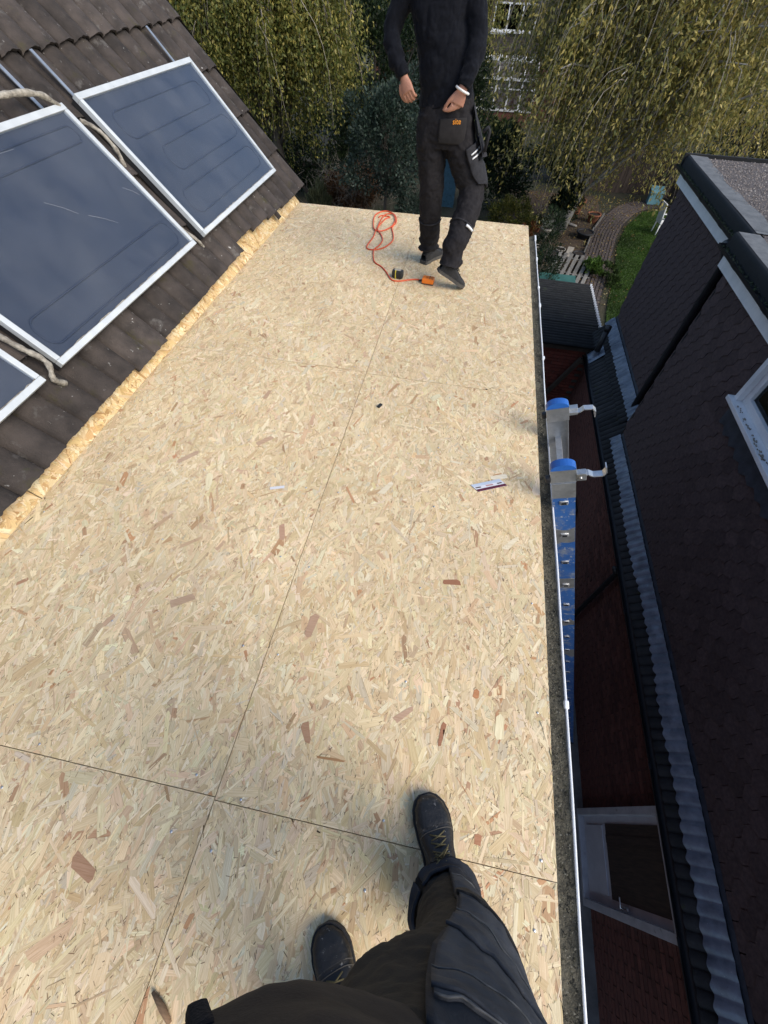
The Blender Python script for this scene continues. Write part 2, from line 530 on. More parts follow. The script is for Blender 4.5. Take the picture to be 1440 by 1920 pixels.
XJ = -.495
g2 = .0013
rows_r = [(YB, -.056), (-.056, 2.205), (2.205, 4.45), (4.45, YF)]
rows_l = [(YB, -.048), (-.048, 2.22), (2.22, 4.47), (4.47, YF)]
RED = (.36, .17, .095)
BRN = (.42, .25, .15)
chips = [(.17, .85, R(8), .085, .022, RED), (.19, .26, R(80), .075, .016, RED), (.2, .25, R(95), .07, .006, (.7, .6, .42)), (-.27, .18, R(120), .075, .034, BRN),
         (-.17, .12, R(4), .095, .008, (.42, .24, .11)), (-.80, -.28, R(-20), .09, .035, BRN), (-1.03, 1.87, R(80), .09, .03, (.50, .34, .22)),
         (-.36, .55, R(78), .10, .035, (.46, .30, .20)), (.30, .42, R(75), .035, .022, (.52, .24, .11)), (.05, .30, R(40), .08, .025, (.52, .35, .24)),
         (-.9, .55, R(30), .1, .03, (.50, .35, .23)), (-1.25, 1.3, R(50), .11, .03, (.52, .37, .25)), (.36, 1.5, R(20), .1, .03, (.8, .72, .55)), (.33, .0, R(80), .03, .02, (.45, .22, .12)),
         (-.62, .95, R(115), .09, .03, (.48, .30, .2)), (-.2, 1.3, R(60), .1, .03, (.78, .69, .5)), (.42, 1.1, R(50), .1, .025, (.8, .7, .5)), (-.9, 1.5, R(45), .1, .028, (.55, .38, .25))]
sd_ = 20
for (xa, xb, rows) in ((XJ, XE, rows_r), (X0, XJ, rows_l)):
    for (ya, yb) in rows:
        M_ = Matrix.Translation((xa + g2 / 2, ya + g2 / 2, -.002))
        ex = [(x - xa, y - ya, a, L_, W_, c) for (x, y, a, L_, W_, c) in chips]
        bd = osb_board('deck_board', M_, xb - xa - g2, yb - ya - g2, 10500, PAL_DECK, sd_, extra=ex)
        sd_ += 1
        mb = MB()
        gg = random.Random(sd_)
        for xs in (.06, .5, .94):
            for k in range(int((yb - ya) / .42) + 1):
                mb.lathe([(.0042, 0), (.0042, .0012), (.002, .0018)], 8, Matrix.Translation(((xb - xa) * xs + gg.uniform(-.02, .02), .03 + k * .42 + gg.uniform(-.02, .02), .0022)))
        mb.build('screw_head', MATS['alu_bright'], bd, 'stuff', M_)
# board edge strip lying on the slope under the tiles
for (ya, yb, s1) in ((YB, .9, .20), (.905, 3.33, .20), (3.335, 4.93, .24)):
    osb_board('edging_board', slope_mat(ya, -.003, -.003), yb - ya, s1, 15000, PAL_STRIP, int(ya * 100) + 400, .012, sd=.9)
# joists and body under the boards, so that the roof is a solid thing
mb = MB()
mb.bx(X0 + .05, XE - .03, YB, YF - .01, -.19, -.0205)
mb.build('roof_joists', MATS['osb_base'], house)
mb = MB()
mb.bx(-7, .40, YB, YF - .06, GZ, -.20)
mb.build('wall', MATS['brick'], house)
mb = MB()
mb.bx(XE - .028, XE - .008, YB, YF - .02, -.24, -.0225)
mb.build('fascia_board', MATS['white_plastic'], house)
# mossy felt edge and the white rim beyond the boards
mb = MB()
def felt_fn(u, v):
    y = YB + (YF - .06 - YB) * u
    x = XE - .006 + .080 * v
    return (x, y, -.062 - .012 * math.sin(v * math.pi) + .004 * math.sin(y * 37 + v * 5))
mb.grid(felt_fn, 160, 6)
mb.build('felt_edge', MATS['moss_felt'], house)
# moss and grit on it
g = np.random.default_rng(5)
n = 5200
V = np.stack([XE + g.uniform(.0, .074, n), g.uniform(YB, YF - .08, n), np.full(n, -.066)], 1)
off = np.array([[0, 0, 1], [1, 0, 0], [-.5, .87, 0], [-.5, -.87, 0]])
sz = g.uniform(.0012, .0042, (n, 1, 1))
VV = (V[:, None, :] + off[None] * sz + g.normal(0, .0006, (n, 4, 3))).reshape(-1, 3)
F = (np.arange(n)[:, None, None] * 4 + np.array([[0, 1, 2], [0, 2, 3], [0, 3, 1]])[None]).reshape(-1, 3)
cc = np.repeat(np.array([[.05, .05, .03], [.12, .11, .08], [.03, .028, .02], [.2, .19, .15]])[g.integers(0, 4, n)], 3, axis=0)
mat('grit', (1, 1, 1), (.7, .7, .7), 40, .95, attr=True)
inst('moss_grit', np_mesh('moss_grit', VV, F, MATS['grit'], cc), house, Matrix.Identity(4), 'stuff')
mb = MB()
rim = [(XE + .0795 + .0018 * math.sin(y * 1.9) + .001 * math.sin(y * 7.3), y, -.058 + .002 * math.sin(y * 2.3)) for y in np.linspace(YB, YF - .10, 90)]
mb.tube(rim, .0046, 8)
gut = mb.build('gutter_rim', MATS['white_plastic'], house)
mb = MB()
mb.grid(lambda u, v: (XE + .002 + .08 * (1 - math.cos(math.pi * v)) / 2 * 1.0, YB + (YF - .1 - YB) * u, -.072 - .07 * math.sin(math.pi * v)), 40, 12)
mb.build('gutter', MATS['white_plastic'], house)
for y, l in ((.46, .030), (1.46, .016), (2.2, .02), (2.72, .03), (3.45, .05), (3.75, .03), (4.3, .05), (4.78, .10)):
    mb = MB(); mb.box((XE + .081, y, -.057), (.016, l, .018), bev=.004)
    mb.build('gutter_clip', MATS['white_plastic'], house)

# tiles on the slope -------------------------------------------------
TW, TL, GA = .33, .42, .362


def tile_prof3(x):             # the neighbour's tiles carry three narrower rolls
    t = (x / (TW / 3)) % 1.0
    return .030 * math.sin(math.pi * t) ** .7


def tile_prof(x):
    t = (x / (TW / 2)) % 1.0
    return .042 * math.sin(math.pi * t) ** .65 + .006 * (t - .5)


def tile_mesh(name, m, ragged=0, seed=0, prof=None):
    prof = prof or tile_prof
    gg = random.Random(seed)
    mb = MB()
    nx = 24
    rag = [gg.uniform(-ragged, ragged) for _ in range(nx + 1)]
    top = lambda i, y: (i / nx * TW, y + (rag[i] if y == 0 else 0), prof(i / nx * TW) + (.034 if y == 0 else .034 * (1 - y / TL)) + .012)
    v = []
    for i in range(nx + 1):
        a, b = top(i, 0), top(i, TL)
        v += [a, b, (a[0], a[1] + .003, a[2] - .018)]
    f, s = [], []
    for i in range(nx):
        p, q = i * 3, (i + 1) * 3
        f += [(p, q, q + 1, p + 1), (p + 2, q + 2, q, p)]
    mb.add(v, f, None, False)
    # sides
    mb.add([v[0], v[1], v[2], (v[1][0], v[1][1], v[1][2] - .018)], [(0, 1, 3, 2)])
    e = nx * 3
    mb.add([v[e], v[e + 1], v[e + 2], (v[e + 1][0], v[e + 1][1], v[e + 1][2] - .018)], [(0, 2, 3, 1)])
    return mb.mesh(name, m)

tile_me = [tile_mesh('roof_tile', MATS['roof_tile'], .003, k) for k in range(3)]
rag_me = [tile_mesh('roof_tile', MATS['roof_tile'], .0035, 10 + k) for k in range(4)]
slab = MB()
slab.bx(YB, 5.16, .21, 5.0, -.06, -.008, slope_mat(0, 0, 0))
slab = slab.build('tiled_slope', MATS['underlay'], house)
cols_ = [5.14 - TW * (k + 1) for k in range(23)]
for c in range(8):
    s0 = .068 + c * GA
    for k, y in enumerate(cols_):
        if c > 3 and y < 1.0: continue
        ds = random.uniform(-.005, .005)
        me = random.choice(tile_me)
        if c == 0:
            me = rag_me[k % 4]
            ds = random.uniform(-.006, .006)
            if k in (4,): ds = .075
            if k in (3,): ds = .045
            if k in (2,): ds = .02
            if k == 9: ds = -.022
        M_ = slope_mat(y + random.uniform(-.003, .003), s0 + ds, .0) @ Matrix.Rotation(random.gauss(0, .006), 4, 'Z')
        inst('roof_tile', me, slab, M_)
# lichen crust patches and the verge
mb = MB()
mb.grid(lambda u, v: (5.14 + .035 * v, .0 + 4.8 * u, .055 + .02 * math.sin(u * 40) * .3 - .05 * v), 60, 2, slope_mat(0, 0, 0))
mb.build('verge_mortar', MATS['roof_tile'], house)
# the tile lying loose across the board strip at the far end
mb = MB()
mb.grid(lambda u, v: (.06 * v, .24 * u, .02 + .028 * math.sin(math.pi * v)), 6, 8, slope_mat(4.28, .03, .02) @ Matrix.Rotation(R(4), 4, 'Z'))
tag(mb.build('roof_tile', MATS['roof_tile'], slab), 'broken tile piece sticking out over the boards')

# ------------------------------------------------------------------ solar panels
def rrect(x0, x1, y0, y1, r, n=6):
    P = []
    for cx, cy, a0 in ((x1 - r, y1 - r, 0), (x0 + r, y1 - r, 90), (x0 + r, y0 + r, 180), (x1 - r, y0 + r, 270)):
        for k in range(n + 1):
            a = R(a0 + 90 * k / n)
            P.append((cx + r * math.cos(a), cy + r * math.sin(a)))
    return P


def solar(label, y0, y1, s0, s1, embosses, seed):
    t = thing('solar_panel', label, 'solar panel', slope_mat((y0 + y1) / 2, s0, .05).translation, 'solar thermal panels on the tiled slope')
    A = slope_mat(y0, s0, 0)
    W_, H_ = y1 - y0, s1 - s0
    fr = .030
    zt, zb = .125, .052
    b = MB(); b.bx(.004, W_ - .004, .004, H_ - .004, zb, zt - .03, A)
    b.build('casing', MATS['panel_side'], t)
    for i, (x0_, x1_, a_, b_) in enumerate(((0, W_, 0, fr), (0, W_, H_ - fr * 1.15, H_), (0, fr, fr + .0005, H_ - fr * 1.15 - .0005), (W_ - fr, W_, fr + .0005, H_ - fr * 1.15 - .0005))):
        b = MB(); b.bx(x0_, x1_, a_, b_, zt - .034, zt, A, bev=.003)
        b.build('frame_rail', MATS['white_frame'], t)
    # absorber sheet with pressed channels
    b = MB(); b.bx(fr, W_ - fr, fr, H_ - fr, zt - .029, zt - .020, A)
    ab = b.build('absorber', MATS['absorber'], t)
    b = MB()
    for (ea, eb, ec, ed, er) in embosses:
        P = rrect(ea * W_, eb * W_, ec * H_, ed * H_, er)
        b.tube([(x, y, zt - .0205) for x, y in P + P[:1]], .0065, 6, False, A)
    if b.v: b.build('pressed_channel', MATS['channel'], ab)
    b = MB(); b.bx(fr - .004, W_ - fr + .004, fr - .004, H_ - fr + .002, zt - .012, zt - .008, A)
    b.build('glass_pane', MATS['panel_glass'], t)
    # crumbling sealant along the lower edge
    b = MB()
    gg = random.Random(seed)
    b.tube([(fr + .002 + (W_ - 2 * fr) * k / 60, fr + gg.uniform(-.001, .004), zt - .005) for k in range(61)], [gg.uniform(.0015, .0045) for _ in range(61)], 5, True, A)
    b.build('sealant', MATS['lagging'], t)
    # mounting straps up the slope
    return t, A, W_, H_

e2 = [(.42, .92, .30, .45, .05), (.30, .88, .62, .80, .05), (.30, .95, .50, .56, .02), (.1, .7, .84, .90, .02)]
p2 = solar('small solar panel at the far gable end, pressed channels showing through its glass', 3.155, 4.690, .305, 1.245, [(.10, .94, .12, .30, .07), (.22, .94, .40, .58, .07), (.10, .92, .68, .86, .07)], 3)
p1 = solar('largest solar panel in view, middle of the row, with long scratches', 1.505, 3.005, .305, 1.225, [(.05, .95, .08, .24, .06), (.05, .95, .80, .90, .04)], 4)
p3 = solar('solar panel cut off by the left edge of the picture', -.30, 1.380, .305, 1.225, [(.05, .9, .1, .3, .06)], 5)
# scratches on the middle panel
mat('scratch', (.5, .52, .55), (.4, .4, .4), 20, .8)
b = MB()
for (pa, pb) in (((.52, .62), (.60, .50)), ((.63, .47), (.72, .36)), ((.30, .90), (.62, .88)), ((.9, .5), (.95, .42))):
    b.tube([(pa[0] * 1.5, pa[1] * .92, .1175), ((pa[0] + pb[0]) / 2 * 1.5 + .01, (pa[1] + pb[1]) / 2 * .92, .1175), (pb[0] * 1.5, pb[1] * .92, .1175)], .0005, 4, True, p1[1])
b.build('scratch', MATS['scratch'], p1[0])
for (pp, y, sa, sb) in ((p1[0], 2.875, 1.20, 1.62), (p2[0], 3.185, 1.22, 1.50), (p2[0], 4.49, 1.22, 1.50), (p1[0], 1.75, 1.20, 1.62)):
    b = MB(); b.bx(-.012, .012, sa, sb, .088, .094, slope_mat(y, 0, 0))
    b.build('mounting_strap', MATS['alu'], pp)
# lagged pipes between the panels
def lagged(label, pts, r):
    b = MB()
    P = [Vector(p) for p in pts]
    Q = [catmull(P, k / 40) for k in range(41)]
    gg = random.Random(len(pts))
    b.tube([slope_mat(0, 0, 0) @ Vector((q.x, q.y, q.z)) for q in Q], [r * gg.uniform(.75, 1.25) for _ in Q], 9)
    o = b.build('insulated_pipe', MATS['lagging'])
    tag(o, label, 'pipe')
lagged('frayed lagged pipe arching over the top of the middle solar panel', [(2.0, 1.22, .13), (2.3, 1.29, .14), (2.6, 1.31, .15), (2.85, 1.27, .16), (3.0, 1.2, .10), (3.05, 1.1, .07)], .015)
lagged('frayed cream lagging in the gap between the middle and far solar panels', [(3.06, 1.14, .09), (3.085, 1.05, .12), (3.09, .93, .11), (3.075, .8, .055), (3.08, .45, .055), (3.075, .33, .09), (3.11, .27, .06)], .014)
lagged('frayed cream lagging in the gap between the middle and nearest solar panels', [(1.44, 1.1, .09), (1.45, .7, .08), (1.44, .5, .12), (1.46, .36, .13), (1.42, .29, .10), (1.46, .25, .07)], .014)
# ------------------------------------------------------------------ neighbouring house
XN, XFAR, XB, XG = 2.983, 3.215, 2.86, 2.72      # near cladding, far cladding, brick wall, eaves gutter
ZG = -3.29
YN0, YSTEP, YEND = -2.2, 5.66, 8.84
nb = thing('neighbour_house', 'neighbouring house clad in dark brown hexagonal shingles above a brick wall', 'house', (4, 3, GZ))
c49, s49 = math.cos(TH), math.sin(TH)


def wall_mat(x, y, z):       # local x -> -Y, y -> up, z -> -X (out of the wall, towards us)
    return Matrix(((0, 0, -1, x), (-1, 0, 0, y), (0, 1, 0, z), (0, 0, 0, 1)))


def eave_mat(y, s, off=0.):  # slope rising towards +X from the gutter
    o = Vector((XG + .035, y, ZG + .015)) + Vector((c49, 0, s49)) * s + Vector((-s49, 0, c49)) * off
    return Matrix(((0, c49, -s49, o.x), (-1, 0, 0, o.y), (0, s49, c49, o.z), (0, 0, 0, 1)))

# cores
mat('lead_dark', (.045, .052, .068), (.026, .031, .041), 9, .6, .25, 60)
mb = MB(); mb.bx(XB + .012, 8, YN0, YEND - .03, GZ, ZG - .10); mb.build('wall_core', MATS['mortar'], nb)
mb = MB(); mb.bx(XN + .012, 8, YN0, YSTEP - .01, ZG - .08, -.25); mb.build('dormer_wall', MATS['shingle'], nb)
mb = MB(); mb.bx(XFAR + .012, 8, YSTEP - .005, YEND, ZG - .08, -.25); mb.build('dormer_wall', MATS['shingle'], nb)
# bricks of the ground floor, largest-looking 300 singly
DOOR_Y0, DOOR_Y1 = -.40, .60
bl, bh, bt = .215, .065, .03
brick_me = []
for k in range(4):
    b = MB(); b.box((0, 0, 0), (bl, bh, bt), bev=0)
    me = b.mesh('brick', MATS['brick']); brick_me.append(me)
spots_ = []
for r in range(26):
    z = GZ + .04 + r * .075
    if z > ZG - .10: break
    y = YN0 + (.1125 if r % 2 else 0)
    while y < YEND - .05:
        d = (Vector((XB, y, z)) - CAMPOS).length
        a_, e_ = y - bl / 2, y + bl / 2
        if e_ > DOOR_Y0 - .008 and a_ < DOOR_Y1 + .008 and z < GZ + 2.06:      # cut bricks beside the door
            if a_ < DOOR_Y0 - .05: e_ = DOOR_Y0 - .008
            elif e_ > DOOR_Y1 + .05: a_ = DOOR_Y1 + .008
            else: a_ = e_
        if e_ - a_ > .03:
            spots_.append((d if (-.75 < y) and z > -4.6 else d + 3, (a_ + e_) / 2, z, (e_ - a_) / bl))
        y += .225
spots_.sort()
for d, y, z, k in spots_[:300]:
    M_ = wall_mat(XB + .016 + random.uniform(-.002, .002), y, z) @ Matrix.Rotation(random.gauss(0, .004), 4, 'Z') @ Matrix.Scale(k, 4, (1, 0, 0))
    inst('brick', random.choice(brick_me), nb, M_)
mb = MB()
for d, y, z, k in spots_[300:]:
    mb.box((0, 0, 0), (bl * k, bh, bt), wall_mat(XB + .016 + random.uniform(-.002, .002), y, z))
mb.build('brick', MATS['brick'], nb, 'stuff')
# door in the brick wall
dr = MB(); DW = DOOR_Y1 - DOOR_Y0
Dm = wall_mat(XB - .078, DOOR_Y1, GZ)
b = MB(); b.bx(.06, DW - .06, .05, 2.0, -.10, -.06, Dm)
door = b.build('door', MATS['door_panel'], nb)
for (x0, x1, y0, y1) in ((0, DW, 0.02, .07), (0, .075, .0705, 2.05), (DW - .075, DW, .0705, 2.05), (.076, DW - .076, 1.98, 2.05)):
    b = MB(); b.bx(x0, x1, y0, y1, -.08, .015, Dm, bev=.004); b.build('frame', MATS['door_frame'], door)
b = MB(); b.bx(.17, DW - .17, .16, .62, -.058, -.045, Dm, bev=.004); b.build('lower_panel', MATS['door_panel'], door)
b = MB(); b.bx(.15, DW - .15, .70, 1.9, -.058, -.050, Dm); b.build('wood_panel', MATS['door_wood'], door)
b = MB(); b.bx(.26, .34, .70, 1.9, -.0495, -.045, Dm); b.build('glazing_bar', MATS['door_wood'], door)
b = MB(); b.box((DW - .11, 1.02, -.03), (.03, .13, .02), Dm, bev=.004); b.tube([Dm @ Vector((DW - .11, 1.05, -.02)), Dm @ Vector((DW - .11, 1.05, .03)), Dm @ Vector((DW - .20, 1.05, .03))], .008, 8)
b.build('handle', MATS['alu_bright'], door)
# beams between the walls and the dark soil pipe elbow on the brick
b = MB(); b.tube([(XB - .06, 3.3, GZ), (XB - .06, 3.3, -3.5), (XG, 3.3, -3.36)], .036, 10)
tag(b.build('waste_pipe', MATS['black_plastic'], nb))
b = MB()
b.bx(XB - .16, XB - .02, 5.2, 6.2, -4.6, -4.54); b.bx(XB - .16, XB - .12, 5.2, 6.2, -5.1, -4.6); b.bx(XB - .14, XB - .02, 5.66, 5.74, -5.2, -4.6)
b.build('meter_box', MATS['black_plastic'], nb)

# hexagonal shingles ---------------------------------------------------
hw, he = .180, .133
def hex_mesh():
    b = MB()
    P = [(-hw * .482, he * 2.05), (-hw * .482, .060), (-hw * .03, 0), (hw * .03, 0), (hw * .482, .060), (hw * .482, he * 2.05)]
    zb = lambda y: .017 - .0155 * y / (he * 2.05)
    top = [(x, y, zb(y) + .004) for x, y in P]
    bot = [(x, y, zb(y) - .001) for x, y in P]
    f = [tuple(range(6))[::-1]] + [(k, (k + 1) % 6, 6 + (k + 1) % 6, 6 + k) for k in range(6)]
    b.add(top + bot, [tuple(range(6))[::-1][::-1]] + [(k, 6 + k, 6 + (k + 1) % 6, (k + 1) % 6) for k in range(6)])
    return b
hexb = hex_mesh()
hex_me = hexb.mesh('shingle', MATS['shingle'])
WIN = (2.3, 4.0, -.985, -.42)     # y0,y1,z0,z1 of the window opening on the near cladding
sh = []
for (xw, ya, yb, zlow, ztop) in ((XN, YN0, YSTEP, -2.99, -.46), (XFAR, YSTEP, YEND, -2.72, -.50)):
    r = 0
    z = zlow + .015
    while z < ztop - .06:
        y = ya + (hw / 2 if r % 2 else 0)
        while y < yb + .02:
            if not (xw == XN and WIN[0] - .05 < y < WIN[1] + .05 and z > WIN[2] - .16):
                yy = min(y, yb - (.05 if r % 2 else .0))
                M_ = wall_mat(xw + random.uniform(-.0015, .0015), yy, z) @ Matrix.Rotation(random.gauss(0, .02), 4, 'Z')
                q = Vector((xw, yy, z)) - CAMPOS
                dep = q.dot(fw)
                uu, vv = 720 + 775.8 * q.dot(cr) / dep, 960 - 775.8 * q.dot(cu) / dep
                seen = dep > .2 and -20 < uu < 1460 and -20 < vv < 1940
                sh.append((dep if seen else dep + 50, M_))
            y += hw
        z += he
        r += 1
sh.sort(key=lambda a: a[0])
for d, M_ in sh[:300]:
    inst('shingle', hex_me, nb, M_)
mb = MB()
for d, M_ in sh[300:]:
    mb.add(hexb.v, hexb.f, M_)
mb.build('shingle', MATS['shingle'], nb, 'stuff')
# end face of the near cladding at the step and the pipe in the corner
mb = MB(); mb.bx(XN - .012, XFAR + .012, YSTEP - .012, YSTEP + .012, -2.98, -.45); mb.build('corner_board', MATS['underlay'], nb)
mb = MB(); mb.tube([(XN + .02, YSTEP + .45, -.36), (XFAR - .07, YSTEP + .50, -.60), (XFAR - .065, YSTEP + .50, -2.2), (XFAR - .07, YSTEP + .47, -2.86)], .052, 12)
mb.build('downpipe', MATS['black_plastic'], nb)

# eaves tiles -----------------------------------------------------------
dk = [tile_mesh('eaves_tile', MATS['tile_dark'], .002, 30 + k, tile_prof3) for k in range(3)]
for c in range(3):
    y = YEND + .02
    k = 0
    while y > YN0:
        if c == 0 or (c == 1 and y > YSTEP + .25):
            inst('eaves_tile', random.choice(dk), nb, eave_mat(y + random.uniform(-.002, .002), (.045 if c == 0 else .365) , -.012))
        y -= TW
        k += 1
mb = MB(); mb.bx(-(YEND - YN0), 0, -.02, .70, -.05, -.012, eave_mat(YEND, 0, 0) @ Matrix.Scale(-1, 4, (1, 0, 0)) @ Matrix.Scale(-1, 4, (1, 0, 0)))
# lead flashing draped over the tiles
from mathutils import noise as mnoise
def flashing(y0, y1, s_lo, s_hi, xw, seed):
    gg = random.Random(seed)
    ph = gg.uniform(0, 6)
    L_ = y1 - y0
    nn = max(8, int(L_ / .012))
    b = MB()
    def fn(u, v):
        y = y1 - L_ * u
        d = (YEND + .02 - y) % TW
        wob = .007 * math.sin(2 * math.pi * d / (TW / 3) + .9) + .016 * mnoise.noise(Vector((y * 4.5, ph, 0))) + .007 * mnoise.noise(Vector((y * 17, ph, 3)))
        if True:
            q = v
            s = s_lo + wob * (1 - q) + (s_hi - s_lo) * q
            off = tile_prof3(d) * (.95 - q * .25) + .064 + .010 * mnoise.noise(Vector((y * 9, q * 2, ph))) - .006 * (1 - q)
            return tuple(eave_mat(y, s, off).translation)
    b.grid(fn, nn, 10)
    b.build('lead_flashing', MATS['lead'], nb)
    b = MB()
    def upst(u, v):
        y = y1 - L_ * u
        a = eave_mat(y, s_hi, .060).translation
        return (min(a.x + .006, xw - .004) + (xw - .020 - min(a.x + .006, xw - .004)) * v, y, a.z - .006 + (.050 + .010 * mnoise.noise(Vector((y * 5, ph, 1)))) * v)
    b.grid(upst, nn, 3)
    b.build('flashing_upstand', MATS['lead_dark'], nb)  # darker lead colour carries the shadow band between flashing and shingles
S_N = (XN - XG - .035) / c49
S_F = (XFAR - XG - .035) / c49
yy = YSTEP - .08
k = 0
while yy > YN0:
    y2 = max(yy - 1.28, YN0)
    flashing(y2, yy + .02, S_N - .165 + random.uniform(-.014, .014), S_N + .012, XN, k)
    yy = y2; k += 1
yy = YEND - .02
while yy > YSTEP + .1:
    y2 = max(yy - 1.3, YSTEP + .06)
    flashing(y2, yy + .015, S_F - .19, S_F + .006, XFAR, 50 + k)
    yy = y2; k += 1
# gutter at the eaves
mb = MB()
mb.grid(lambda u, v: (XG + .052 - .050 * math.cos(math.pi * v), YEND + .02 + (YN0 - YEND) * u, ZG - .055 * math.sin(math.pi * v)), 40, 10)
mb.grid(lambda u, v: (XG + .052 - .055 * math.cos(math.pi * v), YEND + .02 + (YN0 - YEND) * u, ZG - .0605 * math.sin(math.pi * v)), 40, 10, flip=True)
mb.build('eaves_gutter', MATS['black_plastic'], nb)
for y in (-.4, .9, 2.6, 4.2, 6.6):
    mb = MB(); mb.grid(lambda u, v: (XG + .052 - .060 * math.cos(math.pi * v), y + .06 * u, ZG - .066 * math.sin(math.pi * v) + .003), 1, 10); mb.box((XG - .006, y + .03, ZG + .003), (.012, .06, .014))
    mb.build('gutter_joint', MATS['black_plastic'], nb)
mb = MB(); mb.bx(XG + .112, XB + .02, YN0, YEND, ZG - .10, ZG - .03); mb.build('soffit', MATS['black_plastic'], nb)
# vent pipe with its lead collar
vb = eave_mat(8.02, .20, .05).translation
mb = MB(); mb.tube([(vb.x, vb.y, vb.z - .05), (vb.x, vb.y, vb.z + .52)], .052, 16); mb.tube([(vb.x, vb.y, vb.z + .52), (vb.x, vb.y, vb.z + .61)], .058, 16)
vp_ = mb.build('vent_pipe', MATS['black_plastic'], nb)
mb = MB(); mb.lathe([(.12, -.02), (.085, .02), (.066, .07), (.06, .13)], 18, Matrix.Translation((vb.x, vb.y, vb.z - .02)), caps=False)
mb.grid(lambda u, v: tuple(eave_mat(8.02 + .17 - .34 * u, .07 + .32 * v, .052 + tile_prof3((YEND + .02 - 8.19 + .34 * u) % TW) * .8).translation), 20, 8)
mb.build('lead_collar', MATS['lead'], nb)

# white window on the near cladding
wy0, wy1, wz0, wz1 = WIN
Wm = wall_mat(XN - .012, wy1, wz0)
ww, wh = wy1 - wy0, wz1 - wz0
b = MB(); b.bx(.05, ww - .05, .05, wh, -.30, -.25, Wm)
win = b.build('window', MATS['room_dark'], nb)
for (x0, x1, y0, y1, z0, z1) in ((.0, .06, -.0, wh, -.05, .085), (ww - .06, ww, 0, wh, -.05, .085)):
    b = MB(); b.bx(x0, x1, y0 + .001, y1, z0, z1, Wm, bev=.004); b.build('jamb', MATS['white_plastic'], win)
b = MB(); b.bx(-.03, ww + .03, -.045, 0, -.05, .135, Wm, bev=.006); b.build('sill', MATS['white_plastic'], win)
for (x0, x1, y0, y1) in ((.061, .135, .001, wh - .06), (ww - .135, ww - .061, .001, wh - .06), (.1355, ww - .1355, .001, .075), (ww / 2 - .035, ww / 2 + .035, .0755, wh - .06)):
    b = MB(); b.bx(x0, x1, y0, y1, -.045, .03, Wm, bev=.004); b.build('sash', MATS['white_plastic'], win)
b = MB(); b.bx(.06, ww - .06, wh - .06, wh, -.05, .08, Wm, bev=.004); b.build('head', MATS['white_plastic'], win)
b = MB(); b.bx(.13, ww - .13, .07, wh - .06, -.012, -.006, Wm); b.build('pane', MATS['window_glass'], win)
# debris on the sill
g = random.Random(3); b = MB()
for k in range(60):
    b.box((g.uniform(.15, .95), .004, .10 + g.gauss(0, .010)), (g.uniform(.006, .02), g.uniform(.004, .012), g.uniform(.004, .01)), Wm)
b.build('sill_debris', MATS['lagging'], win, 'stuff')
# lead apron under the sill, dressed over the shingles
b = MB()
def apron(u, v):
    x = -.02 + (ww + .04) * u
    sc_ = abs(((x / hw) % 1.0) - .5) * 2
    y = -.05 - (.22 + .050 * sc_ + .02 * math.sin(x * 3.1) + .012 * math.sin(x * 11)) * v
    return (x, y, .027 + .004 * math.sin(x * 40) * v)
b.grid(apron, 110, 5, Wm, flip=True)
b.build('lead_apron', MATS['lead_dark'], win)

